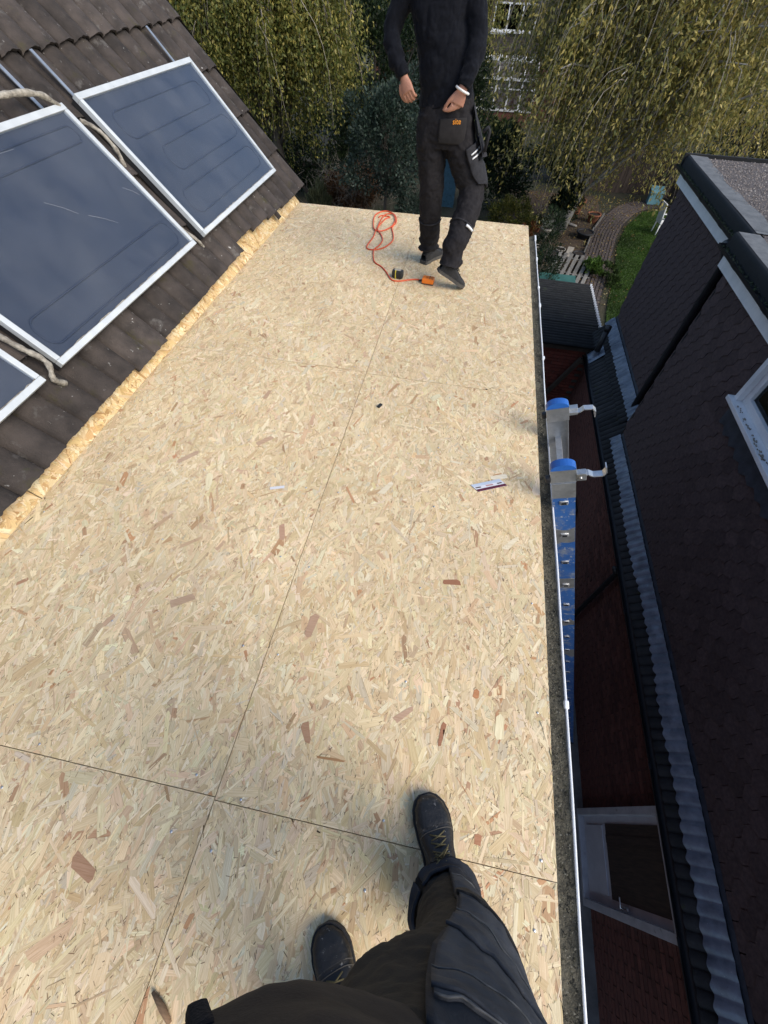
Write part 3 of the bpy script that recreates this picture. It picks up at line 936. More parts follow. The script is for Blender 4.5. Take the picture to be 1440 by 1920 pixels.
# flat roof of the neighbour: fascia, gutter, felt edge, chippings
for (xw, ya, yb, zt, xe) in ((XN, YN0, YSTEP + .20, -.17, 2.90), (XFAR, YSTEP + .205, YEND + .06, -.17, 3.09)):
    segs = [(ya, yb)] if xw == XFAR else [(ya, yb)]
    for (a, e) in (((ya, yb - 1.2), (yb - 1.199, yb)) if xw == XFAR else ((ya, yb - .42), (yb - .419, yb - .12), (yb - .119, yb))):
        b = MB(); b.bx(xe + .03, xe + .05, a, e, -.52, -.24); b.build('fascia', MATS['white_plastic'], nb)
    b = MB(); b.bx(xe + .051, xw + .02, ya, yb - .01, -.53, -.50); b.build('soffit_board', MATS['white_plastic'], nb)
    gx, gz, gr = xe - .03, -.295, .056
    b = MB()
    b.grid(lambda u, v: (gx - gr * math.cos(math.pi * v), yb + .02 + (ya - yb) * u, gz - gr * 1.05 * math.sin(math.pi * v)), 30, 10)
    b.grid(lambda u, v: (gx - (gr + .004) * math.cos(math.pi * v), yb + .02 + (ya - yb) * u, gz - (gr * 1.05 + .004) * math.sin(math.pi * v)), 30, 10, flip=True)
    b.add([(gx + (gr + .004) * math.cos(math.pi * k / 8), yb + .02, gz - (gr * 1.05 + .004) * math.sin(math.pi * k / 8)) for k in range(9)], [tuple(range(9))])
    b.build('roof_gutter', MATS['black_plastic'], nb)
    y = yb - .55
    while y > ya:
        b = MB(); b.grid(lambda u, v: (gx - (gr + .010) * math.cos(math.pi * v), y + .09 * u, gz - (gr + .012) * math.sin(math.pi * v) + .002), 1, 10)
        b.build('gutter_bracket', MATS['black_plastic'], nb)
        y -= .92
    # moss in the gutter
    g = np.random.default_rng(int(ya * 10) + 77)
    n = 1400
    V = np.stack([gx + g.uniform(-.045, .045, n), g.uniform(ya, yb, n), gz - .035 + g.uniform(0, .03, n)], 1)
    sz = g.uniform(.004, .014, (n, 1, 1))
    VV = (V[:, None, :] + off[None] * sz + g.normal(0, .002, (n, 4, 3))).reshape(-1, 3)
    F = (np.arange(n)[:, None, None] * 4 + np.array([[0, 1, 2], [0, 2, 3], [0, 3, 1]])[None]).reshape(-1, 3)
    cc = np.repeat(np.array([[.03, .045, .015], [.018, .022, .012], [.05, .055, .03]])[g.integers(0, 3, n)], 3, axis=0)
    inst('gutter_moss', np_mesh('gutter_moss', VV, F, MATS['grit'], cc), nb, Matrix.Identity(4), 'stuff')
    # felt turned down over the edge, then the smooth felt band
    b = MB()
    PR = [(xe - .012, zt - .15), (xe - .008, zt - .06), (xe + .004, zt - .012), (xe + .03, zt)]
    def turn(u, v):
        q = v * (len(PR) - 1); i = min(int(q), len(PR) - 2); f = q - i
        return (PR[i][0] * (1 - f) + PR[i + 1][0] * f, yb + (ya - yb) * u, PR[i][1] * (1 - f) + PR[i + 1][1] * f)
    b.grid(turn, 24, 6, flip=True)
    b.build('felt_drip', MATS['felt_dark'], nb)
    b = MB()
    bw = .24
    def band(u, v):
        y = yb + (ya - yb) * u
        return (xe + .03 + (bw + .02 * math.sin(y * 3.1) + .015 * math.sin(y * 8)) * v, y, zt + .004 * math.sin(y * 2.2) - .012 * v)
    b.grid(band, 50, 4)
    b.build('felt_band', MATS['felt_grey'], nb)
    y = yb - .95
    while y > ya:
        b = MB(); b.grid(lambda u, v: (xe - .014 + (bw + .03) * v, y - .02 * v - .006 * u, zt + .006 - .012 * v - (.10 * max(0, .12 - v) / .12)), 1, 8)
        b.build('felt_lap', MATS['felt_dark'], nb)
        y -= 1.0
    b = MB()
    b.grid(lambda u, v: (xe + .10 + 4.9 * v, yb - .06 + (ya - yb) * u, zt - .016 - .02 * v), 4, 4)
    b.build('roof_surface', MATS['chippings'], nb)
# loose chippings
g = np.random.default_rng(9)
n = 9000
cx_ = 3.2 + np.abs(g.normal(0, 1.0, n)); cy_ = g.uniform(1.5, YEND - .02, n)
cx_ = np.where(cy_ < YSTEP, cx_ - .05, cx_ + .1)
V = np.stack([cx_, cy_, np.full(n, -.185)], 1)
sz = g.uniform(.005, .013, (n, 1, 1))
VV = (V[:, None, :] + off[None] * sz + g.normal(0, .0025, (n, 4, 3))).reshape(-1, 3)
F = (np.arange(n)[:, None, None] * 4 + np.array([[0, 1, 2], [0, 2, 3], [0, 3, 1]])[None]).reshape(-1, 3)
cc = np.repeat(np.array([[.20, .17, .15], [.32, .29, .26], [.10, .09, .09], [.24, .20, .17]])[g.integers(0, 4, n)], 3, axis=0)
inst('chipping', np_mesh('chipping', VV, F, MATS['grit'], cc), nb, Matrix.Identity(4), 'stuff')
b = MB(); b.bx(3.06, 8, YEND + .05, YEND + .09, -.30, -.155); b.build('far_edge_trim', MATS['felt_dark'], nb)

# ------------------------------------------------------------------ outhouse with corrugated sheets across the passage
sh_ = thing('outhouse', 'low brick outhouse with black corrugated roof across the end of the passage', 'outhouse', (2.0, 9.5, GZ))
SY0, SY1, SX0, SX1 = 8.25, 10.9, .62, 3.05
ZS = -3.1
b = MB(); b.bx(SX0, SX1 - .12, SY0 + .12, SY1 - .1, GZ, ZS - .08); b.build('wall_core', MATS['mortar'], sh_)
sp = []
for r in range(31):
    z = GZ + .04 + r * .075
    if z > ZS - .12: break
    x = SX0 + (.1125 if r % 2 else 0) + .1
    while x < SX1 - .2:
        sp.append((x, z)); x += .225
sp.sort(key=lambda a: -a[1])
b0 = MB(); b0.box((0, 0, 0), (.215, .03, .065)); bme = b0.mesh('brick', MATS['brick_red'])
for x, z in sp[:300]:
    inst('brick', bme, sh_, Matrix.Translation((x, SY0 + .112 + random.uniform(-.002, .002), z)))
def sheet_fn(x0, x1, y0, y1, zz):
    def fn(u, v):
        y = y0 + (y1 - y0) * u
        return (x0 + (x1 - x0) * v, y, zz + .032 * math.cos(2 * math.pi * y / .105) - .03 * v)
    return fn
for (y0, y1, dz) in ((SY0 - .06, SY0 + .92, .0), (SY0 + .86, SY0 + 1.86, .012), (SY0 + 1.80, SY1 + .06, .024)):
    b = MB(); b.grid(sheet_fn(SX0 - .05, SX1, y0, y1, ZS + dz + .05), int((y1 - y0) / .0131), 2)
    o = b.build('corrugated_sheet', MATS['corrugated'], sh_)
b = MB(); b.bx(SX0, SX1 - .1, SY0 + .02, SY0 + .10, ZS - .09, ZS + .0); b.build('wall_plate', MATS['door_wood'], sh_)
b = MB(); b.grid(lambda u, v: (SX1 - .022 + .044 * v, SY0 - .05 + (SY1 + .1 - SY0) * u, ZS + .062 + .032 * math.cos(2 * math.pi * (SY0 - .05 + (SY1 + .1 - SY0) * u) / .105)), 220, 1)
b.build('edge_flashing', MATS['paint_white'], sh_)
b = MB(); b.box((2.35, 8.16, -4.0), (.07, .09, 1.6), Matrix.Translation((2.35, 8.16, -4.0)) @ Matrix.Rotation(R(24), 4, 'Y') @ Matrix.Translation((-2.35, -8.16, 4.0)))
tag(b.build('timber_prop', MATS['door_wood']), 'dark timber prop leaning in the passage against the outhouse wall', 'timber')
# ------------------------------------------------------------------ foliage
mat('leaf', (1, 1, 1), (.72, .75, .7), 1.5, .55, attr=True, transl=.38, spec=.35)
mat('bark', (.10, .085, .068), (.050, .043, .036), 8, .95, .7, 40, stretch=(1, 1, .25))
mat('bark_pale', (.36, .34, .31), (.20, .185, .165), 9, .9, .4, 40)
mat('twig', (.30, .265, .215), (.19, .165, .13), 5, .9)
mat('bark_ivy', (.035, .042, .020), (.02, .024, .012), 9, .95, .9, 30)


def leaf_mesh(name, P, axis, size, cols, g, aspect=.42):
    n = len(P)
    ax = axis / np.linalg.norm(axis, axis=1, keepdims=True)
    rnd = g.normal(0, 1, (n, 3))
    side = np.cross(ax, rnd); side /= np.linalg.norm(side, axis=1, keepdims=True) + 1e-9
    s = size[:, None]
    nrm = np.cross(ax, side)
    a = P
    b = P + ax * s * .45 + side * s * aspect * .5 + nrm * s * .06
    c = P + ax * s
    d = P + ax * s * .45 - side * s * aspect * .5 + nrm * s * .06
    V = np.stack([a, b, c, d], 1).reshape(-1, 3)
    F = np.arange(n * 4).reshape(n, 4)
    return np_mesh(name, V, F, MATS['leaf'], np.clip(cols, .003, .9))


def pick(pal, n, g, sd=.16):
    c = np.array([x for x, _ in pal])[g.choice(len(pal), n, p=np.array([p for _, p in pal]) / sum(p for _, p in pal))]
    return c * np.clip(g.normal(1, sd, (n, 1)), .4, 1.7)


def weeping_tree(name, label, base, top, centre, rad, nlimb, nstrand, per_m, leaf, pal, seed, lmin, lmax, barkm, zfloor=-4.9, group=None, lean=0., twig_every=4, asp=.42, hang=.2, fan=()):
    g = np.random.default_rng(seed)
    base, top, centre, rad = map(np.array, (base, top, centre, rad))
    t = thing(name, label, 'tree', tuple(base), group)
    b = MB()
    tp = [base + (top - base) * k / 8 + np.array([.12 * math.sin(k * 1.3 + seed), .1 * math.cos(k * 1.7), 0]) * (k / 8) for k in range(9)]
    b.tube(tp, [.24 * (1 - .75 * k / 8) for k in range(9)], 10)
    b.build('trunk', MATS[barkm], t)
    limbs, lb = [], MB()
    for i in range(nlimb):
        k = g.uniform(.25, 1.0)
        s = base + (top - base) * k
        th = g.uniform(0, 2 * math.pi)
        el = g.uniform(-.15, .95)
        e = centre + rad * np.array([math.cos(th) * math.cos(el), math.sin(th) * math.cos(el), math.sin(el)]) * g.uniform(.7, 1.0)
        mid = s * .5 + e * .5 + np.array([0, 0, g.uniform(.3, 1.1)])
        pts = [(1 - q) ** 2 * s + 2 * q * (1 - q) * mid + q * q * e + g.normal(0, .05, 3) for q in np.linspace(0, 1, 8)]
        limbs.append(np.array(pts))
        lb.tube(pts, [.085 * (1 - .85 * q) for q in np.linspace(0, 1, 8)], 6)
    lb.build('limb', MATS[barkm], t, 'stuff')
    if fan:                                          # bare pale boughs fanning out in front of the crown
        fb_ = MB()
        for (ex_, ey_, ez_) in fan:
            s = base + (top - base) * g.uniform(.12, .35)
            e = np.array([ex_, ey_, ez_])
            mid = s * .5 + e * .5 + np.array([g.normal(0, .15), -.35, .25])
            pts = [(1 - q) ** 2 * s + 2 * q * (1 - q) * mid + q * q * e + g.normal(0, .03, 3) for q in np.linspace(0, 1, 9)]
            fb_.tube(pts, [.060 * (1 - .82 * q) for q in np.linspace(0, 1, 9)], 6)
            for j in range(4):
                a = pts[3 + j]; b2 = a + np.array([g.uniform(-.2, .9), g.uniform(-.5, .1), g.uniform(.1, .9)])
                fb_.tube([a, (a + b2) / 2 + g.normal(0, .05, 3), b2], [.022, .015, .006], 5, False)
        fb_.build('bough', MATS[barkm], t, 'stuff')
    # hanging strands
    Ps, Ax, tw = [], [], MB()
    for i in range(nstrand):
        L = limbs[g.integers(nlimb)]
        q = g.beta(2.2, 1.2) * (len(L) - 1)
        k = min(int(q), len(L) - 2)
        s = L[k] * (1 - (q - k)) + L[k + 1] * (q - k) + g.normal(0, .16, 3)
        ln = g.uniform(lmin, lmax)
        out = (s - centre); out[2] = 0; out /= np.linalg.norm(out) + 1e-6
        drift = out * g.uniform(.0, .45) + np.array([lean, 0, 0]) + g.normal(0, hang * .7, 3)
        m = max(3, int(ln * per_m))
        u = np.sort(g.uniform(0, 1, m))
        sw = g.normal(0, .22, 3) * np.array([1, 1, 0])
        line = lambda u: s[None] + (drift[None] * (u[:, None] ** .55) * ln * .9) + sw[None] * np.sin(u * 2.6)[:, None] * ln * .3 + np.array([0, 0, -1])[None] * (ln * u ** 1.6)[:, None]
        p = line(u)
        ok = p[:, 2] > zfloor + .35 * math.sin(i) + np.maximum(0, p[:, 0] - 5.6) * (.75 if lean < 0 else 0)
        p = p[ok]
        if len(p) < 2: continue
        Ps.append(p + g.normal(0, .11, p.shape))
        Ax.append(np.array([0, 0, -.8]) + g.normal(0, .6, p.shape) + drift[None] * .5)
        if i % twig_every == 0:
            uu = np.linspace(0, min(1, u[ok].max()), 6)
            tw.tube(line(uu), [.012, .010, .008, .006, .005, .003], 4, False)
    P = np.vstack(Ps); A = np.vstack(Ax)
    size = leaf * g.uniform(.6, 1.35, len(P))
    c = pick(pal, len(P), g)
    cl = .5 + .5 * np.sin(P[:, 0] * 1.7 + seed) * np.sin(P[:, 1] * 1.3) * np.sin(P[:, 2] * 1.1 + 1)
    c = c * (1 - .28 * cl[:, None]) + c * np.array([1.25, 1.08, .7]) * .28 * cl[:, None]
    inst('crown', leaf_mesh('crown', P, A, size, c, g, asp), t, Matrix.Identity(4))
    tw.build('twig', MATS['twig'], t, 'stuff')
    return t


def bush(name, label, cat, centre, rad, nclump, nleaf, leaf, pal, seed, stem=None, up=.3, group=None, asp=.5, twig=0, crownname='foliage', core=True, clump_r=.33):
    g = np.random.default_rng(seed)
    centre, rad = np.array(centre, float), np.array(rad, float)
    t = thing(name, label, cat, (centre[0], centre[1], GZ), group)
    # clumps spread over an uneven shell
    d = g.normal(0, 1, (nclump, 3)); d /= np.linalg.norm(d, axis=1, keepdims=True)
    rr = g.uniform(.35, 1.0, (nclump, 1)) ** .6 * (1 + .16 * np.sin(d[:, :1] * 5 + seed) + .14 * np.sin(d[:, 2:] * 6 + 2 * seed))
    cc = centre + d * rr * rad
    k = g.integers(0, nclump, nleaf)
    cr_ = g.uniform(.6, 1.3, nclump) * clump_r * rad.min()
    off_ = g.normal(0, 1, (nleaf, 3)); off_ /= np.linalg.norm(off_, axis=1, keepdims=True)
    off_ *= g.uniform(.15, 1, (nleaf, 1)) ** .5
    P = cc[k] + off_ * cr_[k][:, None]
    A = off_ + (cc[k] - centre) / rad * .6 + np.array([0, 0, up]) + g.normal(0, .4, (nleaf, 3))
    ok = P[:, 2] > GZ + .02
    P, A, k = P[ok], A[ok], k[ok]
    shade = g.uniform(.72, 1.25, nclump)
    c = pick(pal, len(P), g) * shade[k][:, None]
    inst(crownname, leaf_mesh(crownname, P, A, leaf * g.uniform(.6, 1.3, len(P)), c, g, asp), t, Matrix.Identity(4))
    b = MB()
    gg = random.Random(seed)
    r0_ = stem or .05
    b.tube([(centre[0], centre[1], GZ - .02), (centre[0] + .05, centre[1], (centre[2] + GZ) / 2), tuple(centre)], [r0_, r0_ * .8, r0_ * .4], 7)
    for i in range(min(nclump, 26)):
        q = cc[i]
        m_ = (np.array([centre[0], centre[1], max(GZ, centre[2] - rad[2] * .7)]))
        b.tube([m_, (m_ + q) / 2 + g.normal(0, .08, 3), q], [r0_ * .5, r0_ * .3, r0_ * .12], 5, False)
    b.build('stem', MATS['bark'], t)
    if twig:
        b = MB()
        for i in range(twig):
            a = centre + g.normal(0, .55, 3) * rad
            b.tube([a, a + g.normal(0, .18, 3), a + g.normal(0, .3, 3)], [.006, .005, .003], 4, False)
        b.build('twig', MATS['twig'], t, 'stuff')
    return t

BIRCH_L = [((.17, .175, .042), .34), ((.12, .14, .034), .26), ((.26, .235, .060), .26), ((.38, .32, .09), .12), ((.075, .10, .026), .12)]
BIRCH_R = [((.30, .26, .075), .32), ((.22, .215, .070), .28), ((.40, .325, .095), .20), ((.56, .46, .17), .12), ((.13, .145, .05), .16)]
DARKG = [((.018, .034, .013), .5), ((.028, .048, .016), .3), ((.012, .024, .010), .2)]
GREYG = [((.050, .078, .058), .45), ((.035, .058, .042), .35), ((.095, .125, .100), .15), ((.022, .036, .025), .2)]
BROWN = [((.15, .072, .034), .5), ((.10, .052, .027), .35), ((.21, .12, .055), .15)]
YELG = [((.10, .105, .018), .5), ((.06, .075, .016), .3), ((.15, .13, .03), .2)]
MIDG = [((.040, .066, .018), .5), ((.060, .090, .024), .3), ((.025, .044, .014), .2)]
LIME = [((.09, .16, .03), .6), ((.06, .11, .024), .4)]

weeping_tree('birch_tree', 'tall yellow-green weeping birch behind the solar panels', (-8.3, 21.0, GZ), (-8.0, 20.6, 2.5), (-8.2, 19.6, .2), (3.7, 2.4, 3.6), 130, 4200, 27, .10, BIRCH_L, 3, .5, 2.2, 'bark', -4.75, asp=.5, twig_every=12, hang=.28)
weeping_tree('birch_tree', 'golden weeping birch with pale grey limbs on the right of the gardens', (3.75, 21.2, GZ), (5.2, 20.8, 2.6), (5.2, 20.2, .1), (4.9, 2.9, 3.6), 90, 3100, 17, .13, BIRCH_R, 8, .6, 3.3, 'bark_pale', -4.85, lean=-.12, twig_every=3, asp=.36, hang=.30,
             fan=[(3.2, 18.6, 1.2), (3.9, 18.2, .4), (4.6, 18.0, 1.6), (5.4, 18.0, .9), (6.2, 18.2, 1.5), (7.0, 18.6, .6), (4.2, 18.4, -.8), (5.4, 18.2, -.5), (2.6, 19.2, .2), (6.4, 18.6, -.6), (7.8, 19.2, 1.6), (3.4, 18.8, -1.4)])
weeping_tree('birch_tree', 'dull green weeping tree overhanging the far conservatory behind the man', (-1.6, 31.5, GZ), (-.3, 31, 2.5), (-4.2, 30.5, 1.0), (2.6, 2.2, 3.2), 26, 620, 28, .13, BIRCH_L, 21, 1.2, 3.5, 'bark', -4.6, asp=.4)
weeping_tree('birch_tree', 'yellowing birch rising behind the far end of the neighbouring flat roof', (11.5, 27, GZ), (11.5, 26.8, 2.6), (11.2, 26.2, .8), (3.6, 2.6, 3.4), 34, 1300, 26, .13, BIRCH_R, 31, 1.0, 3.2, 'bark', -4.3, asp=.36)

bush('evergreen_tree', 'dark evergreen tree filling the gap left of the man', 'tree', (-4.9, 24.2, -1.7), (2.0, 1.5, 3.6), 150, 26000, .13, DARKG, 41, .16, crownname='crown')
bush('evergreen_tree', 'black-green conifer deep behind the shrub and the man', 'tree', (-2.4, 27.5, -2.4), (2.3, 1.5, 2.6), 120, 18000, .15, DARKG, 42, .16, crownname='crown')
bush('shrub', 'grey-green round-leaved shrub standing left of the man', 'shrub', (-3.45, 19.0, -2.55), (1.38, 1.1, 1.75), 105, 11500, .105, GREYG, 43, .07, asp=.62)
bush('shrub', 'low dark shrub at the foot of the grey-green shrub', 'shrub', (-2.35, 18.9, -4.55), (.62, .6, .65), 40, 3000, .09, GREYG, 44, .04)
bush('hedge', 'dead brown hedge low behind the far edge of the boards', 'hedge', (-5.3, 21.0, -4.55), (1.55, .7, .75), 70, 9000, .10, BROWN, 45, .04, twig=500)
bush('shrub', 'pale feathery grass tuft beside the dead hedge', 'plant', (-6.3, 19.6, -4.75), (.55, .5, .6), 30, 2200, .22, [((.10, .11, .06), 1), ((.07, .08, .04), .5)], 46, .03, up=2.2, asp=.12)
bush('shrub', 'dark green shrub right of the man under the conservatory', 'shrub', (1.0, 23.0, -3.7), (1.25, .9, 1.5), 70, 9000, .12, DARKG, 47, .05)
bush('shrub', 'yellow-green mounded shrub beside the man\'s right leg', 'shrub', (1.35, 19.4, -4.55), (.85, .7, .62), 50, 6500, .085, YELG, 48, .04)
bush('shrub', 'bright leafy plant by the far corner of the boards', 'plant', (1.35, 17.6, -4.95), (.55, .45, .38), 26, 1900, .14, MIDG, 49, .03, up=.8)
bush('shrub', 'rusty orange plant at the far corner of the boards', 'plant', (2.25, 18.8, -4.85), (.26, .26, .5), 18, 1300, .09, [((.20, .075, .022), 1), ((.12, .05, .02), .6)], 50, .02, up=.8)
bush('conifer', 'dark conifer growing close to the white gutter end', 'shrub', (2.15, 13.4, -4.0), (.62, 1.25, 1.35), 70, 12000, .085, DARKG, 51, .08, asp=.3)
bush('shrub', 'ivy clump around the foot of the golden birch', 'ivy', (3.7, 21.1, -4.3), (.55, .5, 1.2), 50, 5200, .10, DARKG, 52, .05)
bush('shrub', 'lime green clump between the slatted panel and the path', 'plant', (4.62, 17.3, -5.15), (.33, .62, .26), 26, 1600, .12, LIME, 53, .03, up=1.0)
bush('evergreen_tree', 'dark evergreen beyond the neighbouring flat roof at the right edge', 'tree', (14.6, 34, -2.2), (2.8, 2, 3.0), 130, 16000, .17, DARKG, 54, .18, crownname='crown')
bush('evergreen_tree', 'dull green tree behind the golden birch', 'tree', (8.3, 30, -1.2), (3.2, 2, 3.8), 140, 17000, .17, MIDG, 55, .18, crownname='crown')
bush('shrub', 'brown-leaved bush beyond the neighbouring flat roof', 'shrub', (13.6, 28.5, -3.6), (1.7, 1.2, 1.4), 60, 6000, .13, [((.07, .06, .025), 1), ((.045, .05, .02), .6)], 56, .06)
bush('evergreen_tree', 'deep green bush under the weeping birch behind the dead hedge', 'tree', (-7.6, 23.2, -4.0), (2.4, 1.2, 1.9), 110, 13000, .13, DARKG, 62, .1, crownname='crown')
bush('hedge', 'dark clipped hedge across the end of the gardens on the left', 'hedge', (-12.5, 27, -2.5), (4.5, 1.6, 3.2), 170, 20000, .17, DARKG, 57, .15)
bush('hedge', 'dark hedge at the far end of the lawn beneath the birch', 'hedge', (4.6, 27.6, -4.1), (2.6, .9, 1.3), 90, 10000, .13, DARKG, 58, .08)
bush('hedge', 'shady hedge between the far house and the shrubs', 'hedge', (-6.8, 33, -2.9), (3.2, 1.3, 2.6), 110, 12000, .17, DARKG, 59, .1)
bush('shrub', 'dark hedge bush below the far conservatory', 'shrub', (-.3, 34.8, -4.9), (2.4, .9, .55), 70, 6000, .15, MIDG, 60, .06)
bush('shrub', 'straggling green edging plant between path and lawn', 'plant', (5.25, 17.0, -5.2), (.22, .9, .2), 22, 1100, .10, MIDG, 61, .02, up=.8)

# ------------------------------------------------------------------ grass of the lawn, leaf litter
g = np.random.default_rng(71)
n = 120000
gx_ = g.uniform(4.5, 10.4, n); gy_ = g.uniform(12.6, 25.1, n)
poly = lawn_pts
def inside(x, y, P):
    r = np.zeros(len(x), bool)
    for i in range(len(P)):
        (x1, y1), (x2, y2) = P[i], P[(i + 1) % len(P)]
        c = ((y1 > y) != (y2 > y)) & (x < (x2 - x1) * (y - y1) / (y2 - y1 + 1e-9) + x1)
        r ^= c
    return r
ok = inside(gx_, gy_, poly)
gx_, gy_ = gx_[ok], gy_[ok]
P = np.stack([gx_, gy_, np.full(len(gx_), GZ + .03)], 1)
cl = .75 + .35 * np.sin(gx_ * 2.1 + np.sin(gy_ * 1.3)) * np.sin(gy_ * 1.7 + 1)
gc = pick([((.070, .145, .020), .5), ((.10, .185, .030), .3), ((.048, .098, .016), .2)], len(P), g, .2) * cl[:, None]
A = np.array([0, 0, 1.]) + g.normal(0, .45, P.shape)
o = inst('grass', leaf_mesh('grass', P, A, g.uniform(.04, .095, len(P)), gc, g, .22), None, Matrix.Identity(4), 'stuff')
tag(o, 'short green grass of the lawn', 'grass')
n = 4200
lx, ly = g.uniform(2.0, 9.5, n), g.uniform(15, 26, n)
P = np.stack([lx, ly, np.full(n, GZ + .065)], 1)
A = g.normal(0, 1, (n, 3)) * np.array([1, 1, .25])
lc = pick([((.30, .20, .06), .4), ((.20, .12, .05), .4), ((.36, .30, .16), .2)], n, g)
keep = ~inside(lx, ly, poly) | (g.random(n) < .12)
o = inst('fallen_leaves', leaf_mesh('fallen_leaves', P[keep], A[keep], g.uniform(.05, .10, keep.sum()), lc[keep], g, .6), None, Matrix.Identity(4), 'stuff')
tag(o, 'yellow and brown fallen leaves on the beds and the path', 'leaves')
# ------------------------------------------------------------------ far house with conservatory
mat('far_brick', (.16, .062, .042), (.11, .045, .034), 3, .9, .3, 60, stretch=(1, 1, 6))
mat('far_roof', (.085, .068, .058), (.055, .046, .041), 3, .9, .3, 30, vary=.08)
glass_mat('roof_glass', (.55, .60, .66), .08, .35)
fh = thing('far_house', 'distant house with brown tile hanging, white windows and a conservatory', 'house', (-1, 43, GZ))
b = MB(); b.bx(-8.2, 6.5, 40.6, 50, GZ, -2.3); b.build('wall', MATS['far_brick'], fh)
b = MB(); b.bx(-8.4, 6.7, 40.45, 50, -2.3, 1.3); up_ = b.build('tile_hung_storey', MATS['far_roof'], fh)
# tile hanging as rows
tm = MB(); tm.box((0, 0, 0), (.26, .02, .105), Matrix.Rotation(R(-6), 4, 'X')); tm = tm.mesh('hung_tile', MATS['far_roof'])
cnt = 0
for r in range(18):
    for k in range(17):
        x = -2.4 + k * .265 + (.13 if r % 2 else 0)
        z = -2.22 + r * .10
        if -.75 < x < 1.95 and z > -1.40: continue
        inst('hung_tile', tm, up_, Matrix.Translation((x, 40.435, z))); cnt += 1
b = MB()
b.add([(-8.8, 40.0, 1.25), (7.1, 40.0, 1.25), (7.1, 45, 4.8), (-8.8, 45, 4.8), (-8.8, 50.5, 1.25), (7.1, 50.5, 1.25)], [(0, 1, 2, 3), (3, 2, 5, 4), (0, 3, 4), (1, 5, 2)])
b.build('roof', MATS['far_roof'], fh)
def far_window(parent, x0, x1, z0, z1, y, nmul):
    b = MB(); b.bx(x0, x1, y + .03, y + .06, z0, z1); wn = b.build('window', MATS['room_dark'], parent)
    fr = .075
    for (a, c, d, e) in ((x0, x1, z0, z0 + fr), (x0, x1, z1 - fr, z1)):
        b = MB(); b.bx(a, c, y - .05, y + .03, d, e); b.build('frame', MATS['paint_white'], wn)
    for k in range(nmul + 1):
        xx = x0 + (x1 - x0 - fr) * k / nmul
        b = MB(); b.bx(xx, xx + fr, y - .048, y + .028, z0 + fr + .001, z1 - fr - .001); b.build('mullion', MATS['paint_white'], wn)
    b = MB(); b.bx(x0 + fr, x1 - fr, y + .0, y + .008, z0 + fr, z1 - fr); b.build('pane', MATS['window_glass'], wn)
    b = MB(); b.bx(x0 - .1, x1 + .1, y - .12, y + .02, z0 - .07, z0 - .001); b.build('sill', MATS['paint_white'], wn)
far_window(fh, -.7, 1.9, -1.35, -.2, 40.42, 3)
far_window(fh, -6.6, -4.9, -1.35, -.2, 40.42, 2)
b = MB(); b.bx(-8.4, 6.7, 40.30, 40.44, .35, .50); b.build('bargeboard', MATS['paint_white'], fh)
b = MB(); b.bx(-1.3, .2, 40.36, 40.43, -1.50, -1.43); b.build('ledge', MATS['paint_white'], fh)
# lean-to white verge left of the man
b = MB(); b.box((-6.9, 40.2, -2.75), (1.3, .12, .12), Matrix.Translation((-6.9, 40.2, -2.75)) @ Matrix.Rotation(R(-24), 4, 'Y') @ Matrix.Translation((6.9, -40.2, 2.75))); b.build('verge_board', MATS['paint_white'], fh)
cv = thing('conservatory', 'white framed conservatory with glass roof and spiked ridge behind the man', 'conservatory', (1.0, 38.5, GZ))
CX0, CX1, CY0, CY1 = -2.3, 2.6, 38.2, 40.4
b = MB(); b.bx(CX0, CX1, CY0, CY1, GZ, -4.62); b.build('dwarf_wall', MATS['far_brick'], cv)
b = MB(); b.bx(CX0 - .05, CX1 + .05, CY0 - .05, CY0 + .1, -4.62, -4.52); b.build('sill', MATS['paint_white'], cv)
nb_ = 6
for k in range(nb_ + 1):
    x = CX0 + (CX1 - CX0) * k / nb_
    b = MB(); b.bx(x - .05, x + .05, CY0 - .02, CY0 + .06, -4.52, -3.2); b.build('post', MATS['paint_white'], cv)
    if k < nb_:
        b = MB(); b.bx(x + .05, CX0 + (CX1 - CX0) * (k + 1) / nb_ - .05, CY0 + .01, CY0 + .02, -4.52, -3.2); b.build('pane', MATS['roof_glass'], cv)
        b = MB(); b.bx(x + .05, CX0 + (CX1 - CX0) * (k + 1) / nb_ - .05, CY0 - .01, CY0 + .05, -3.62, -3.55); b.build('transom', MATS['paint_white'], cv)
b = MB(); b.bx(CX0 - .08, CX1 + .08, CY0 - .10, CY0 + .08, -3.2, -3.08); b.build('eaves_beam', MATS['paint_white'], cv)
YR = 39.9
for k in range(nb_ + 1):
    x = CX0 + (CX1 - CX0) * k / nb_
    b = MB(); b.tube([(x, CY0 - .05, -3.08), (x, YR, -2.52)], .035, 6); b.build('rafter', MATS['paint_white'], cv)
    if k < nb_:
        x2 = CX0 + (CX1 - CX0) * (k + 1) / nb_
        b = MB(); b.add([(x + .03, CY0 - .05, -3.075), (x2 - .03, CY0 - .05, -3.075), (x2 - .03, YR, -2.535), (x + .03, YR, -2.535)], [(0, 1, 2, 3)]); b.build('roof_pane', MATS['roof_glass'], cv)
b = MB(); b.bx(CX0, CX1, YR - .05, YR + .05, -2.56, -2.42)
rd = b.build('ridge', MATS['paint_white'], cv)
for k in range(36):
    b = MB(); x = CX0 + .06 + (CX1 - CX0 - .12) * k / 35
    b.lathe([(.03, 0), (.045, .05), (.012, .12), (.004, .17)], 6, Matrix.Translation((x, YR, -2.42))); b.build('finial', MATS['paint_white'], rd)
b = MB(); b.bx(CX0, CX1, YR + .04, CY1, -4.6, -2.5); b.build('rear_wall', MATS['far_brick'], cv)

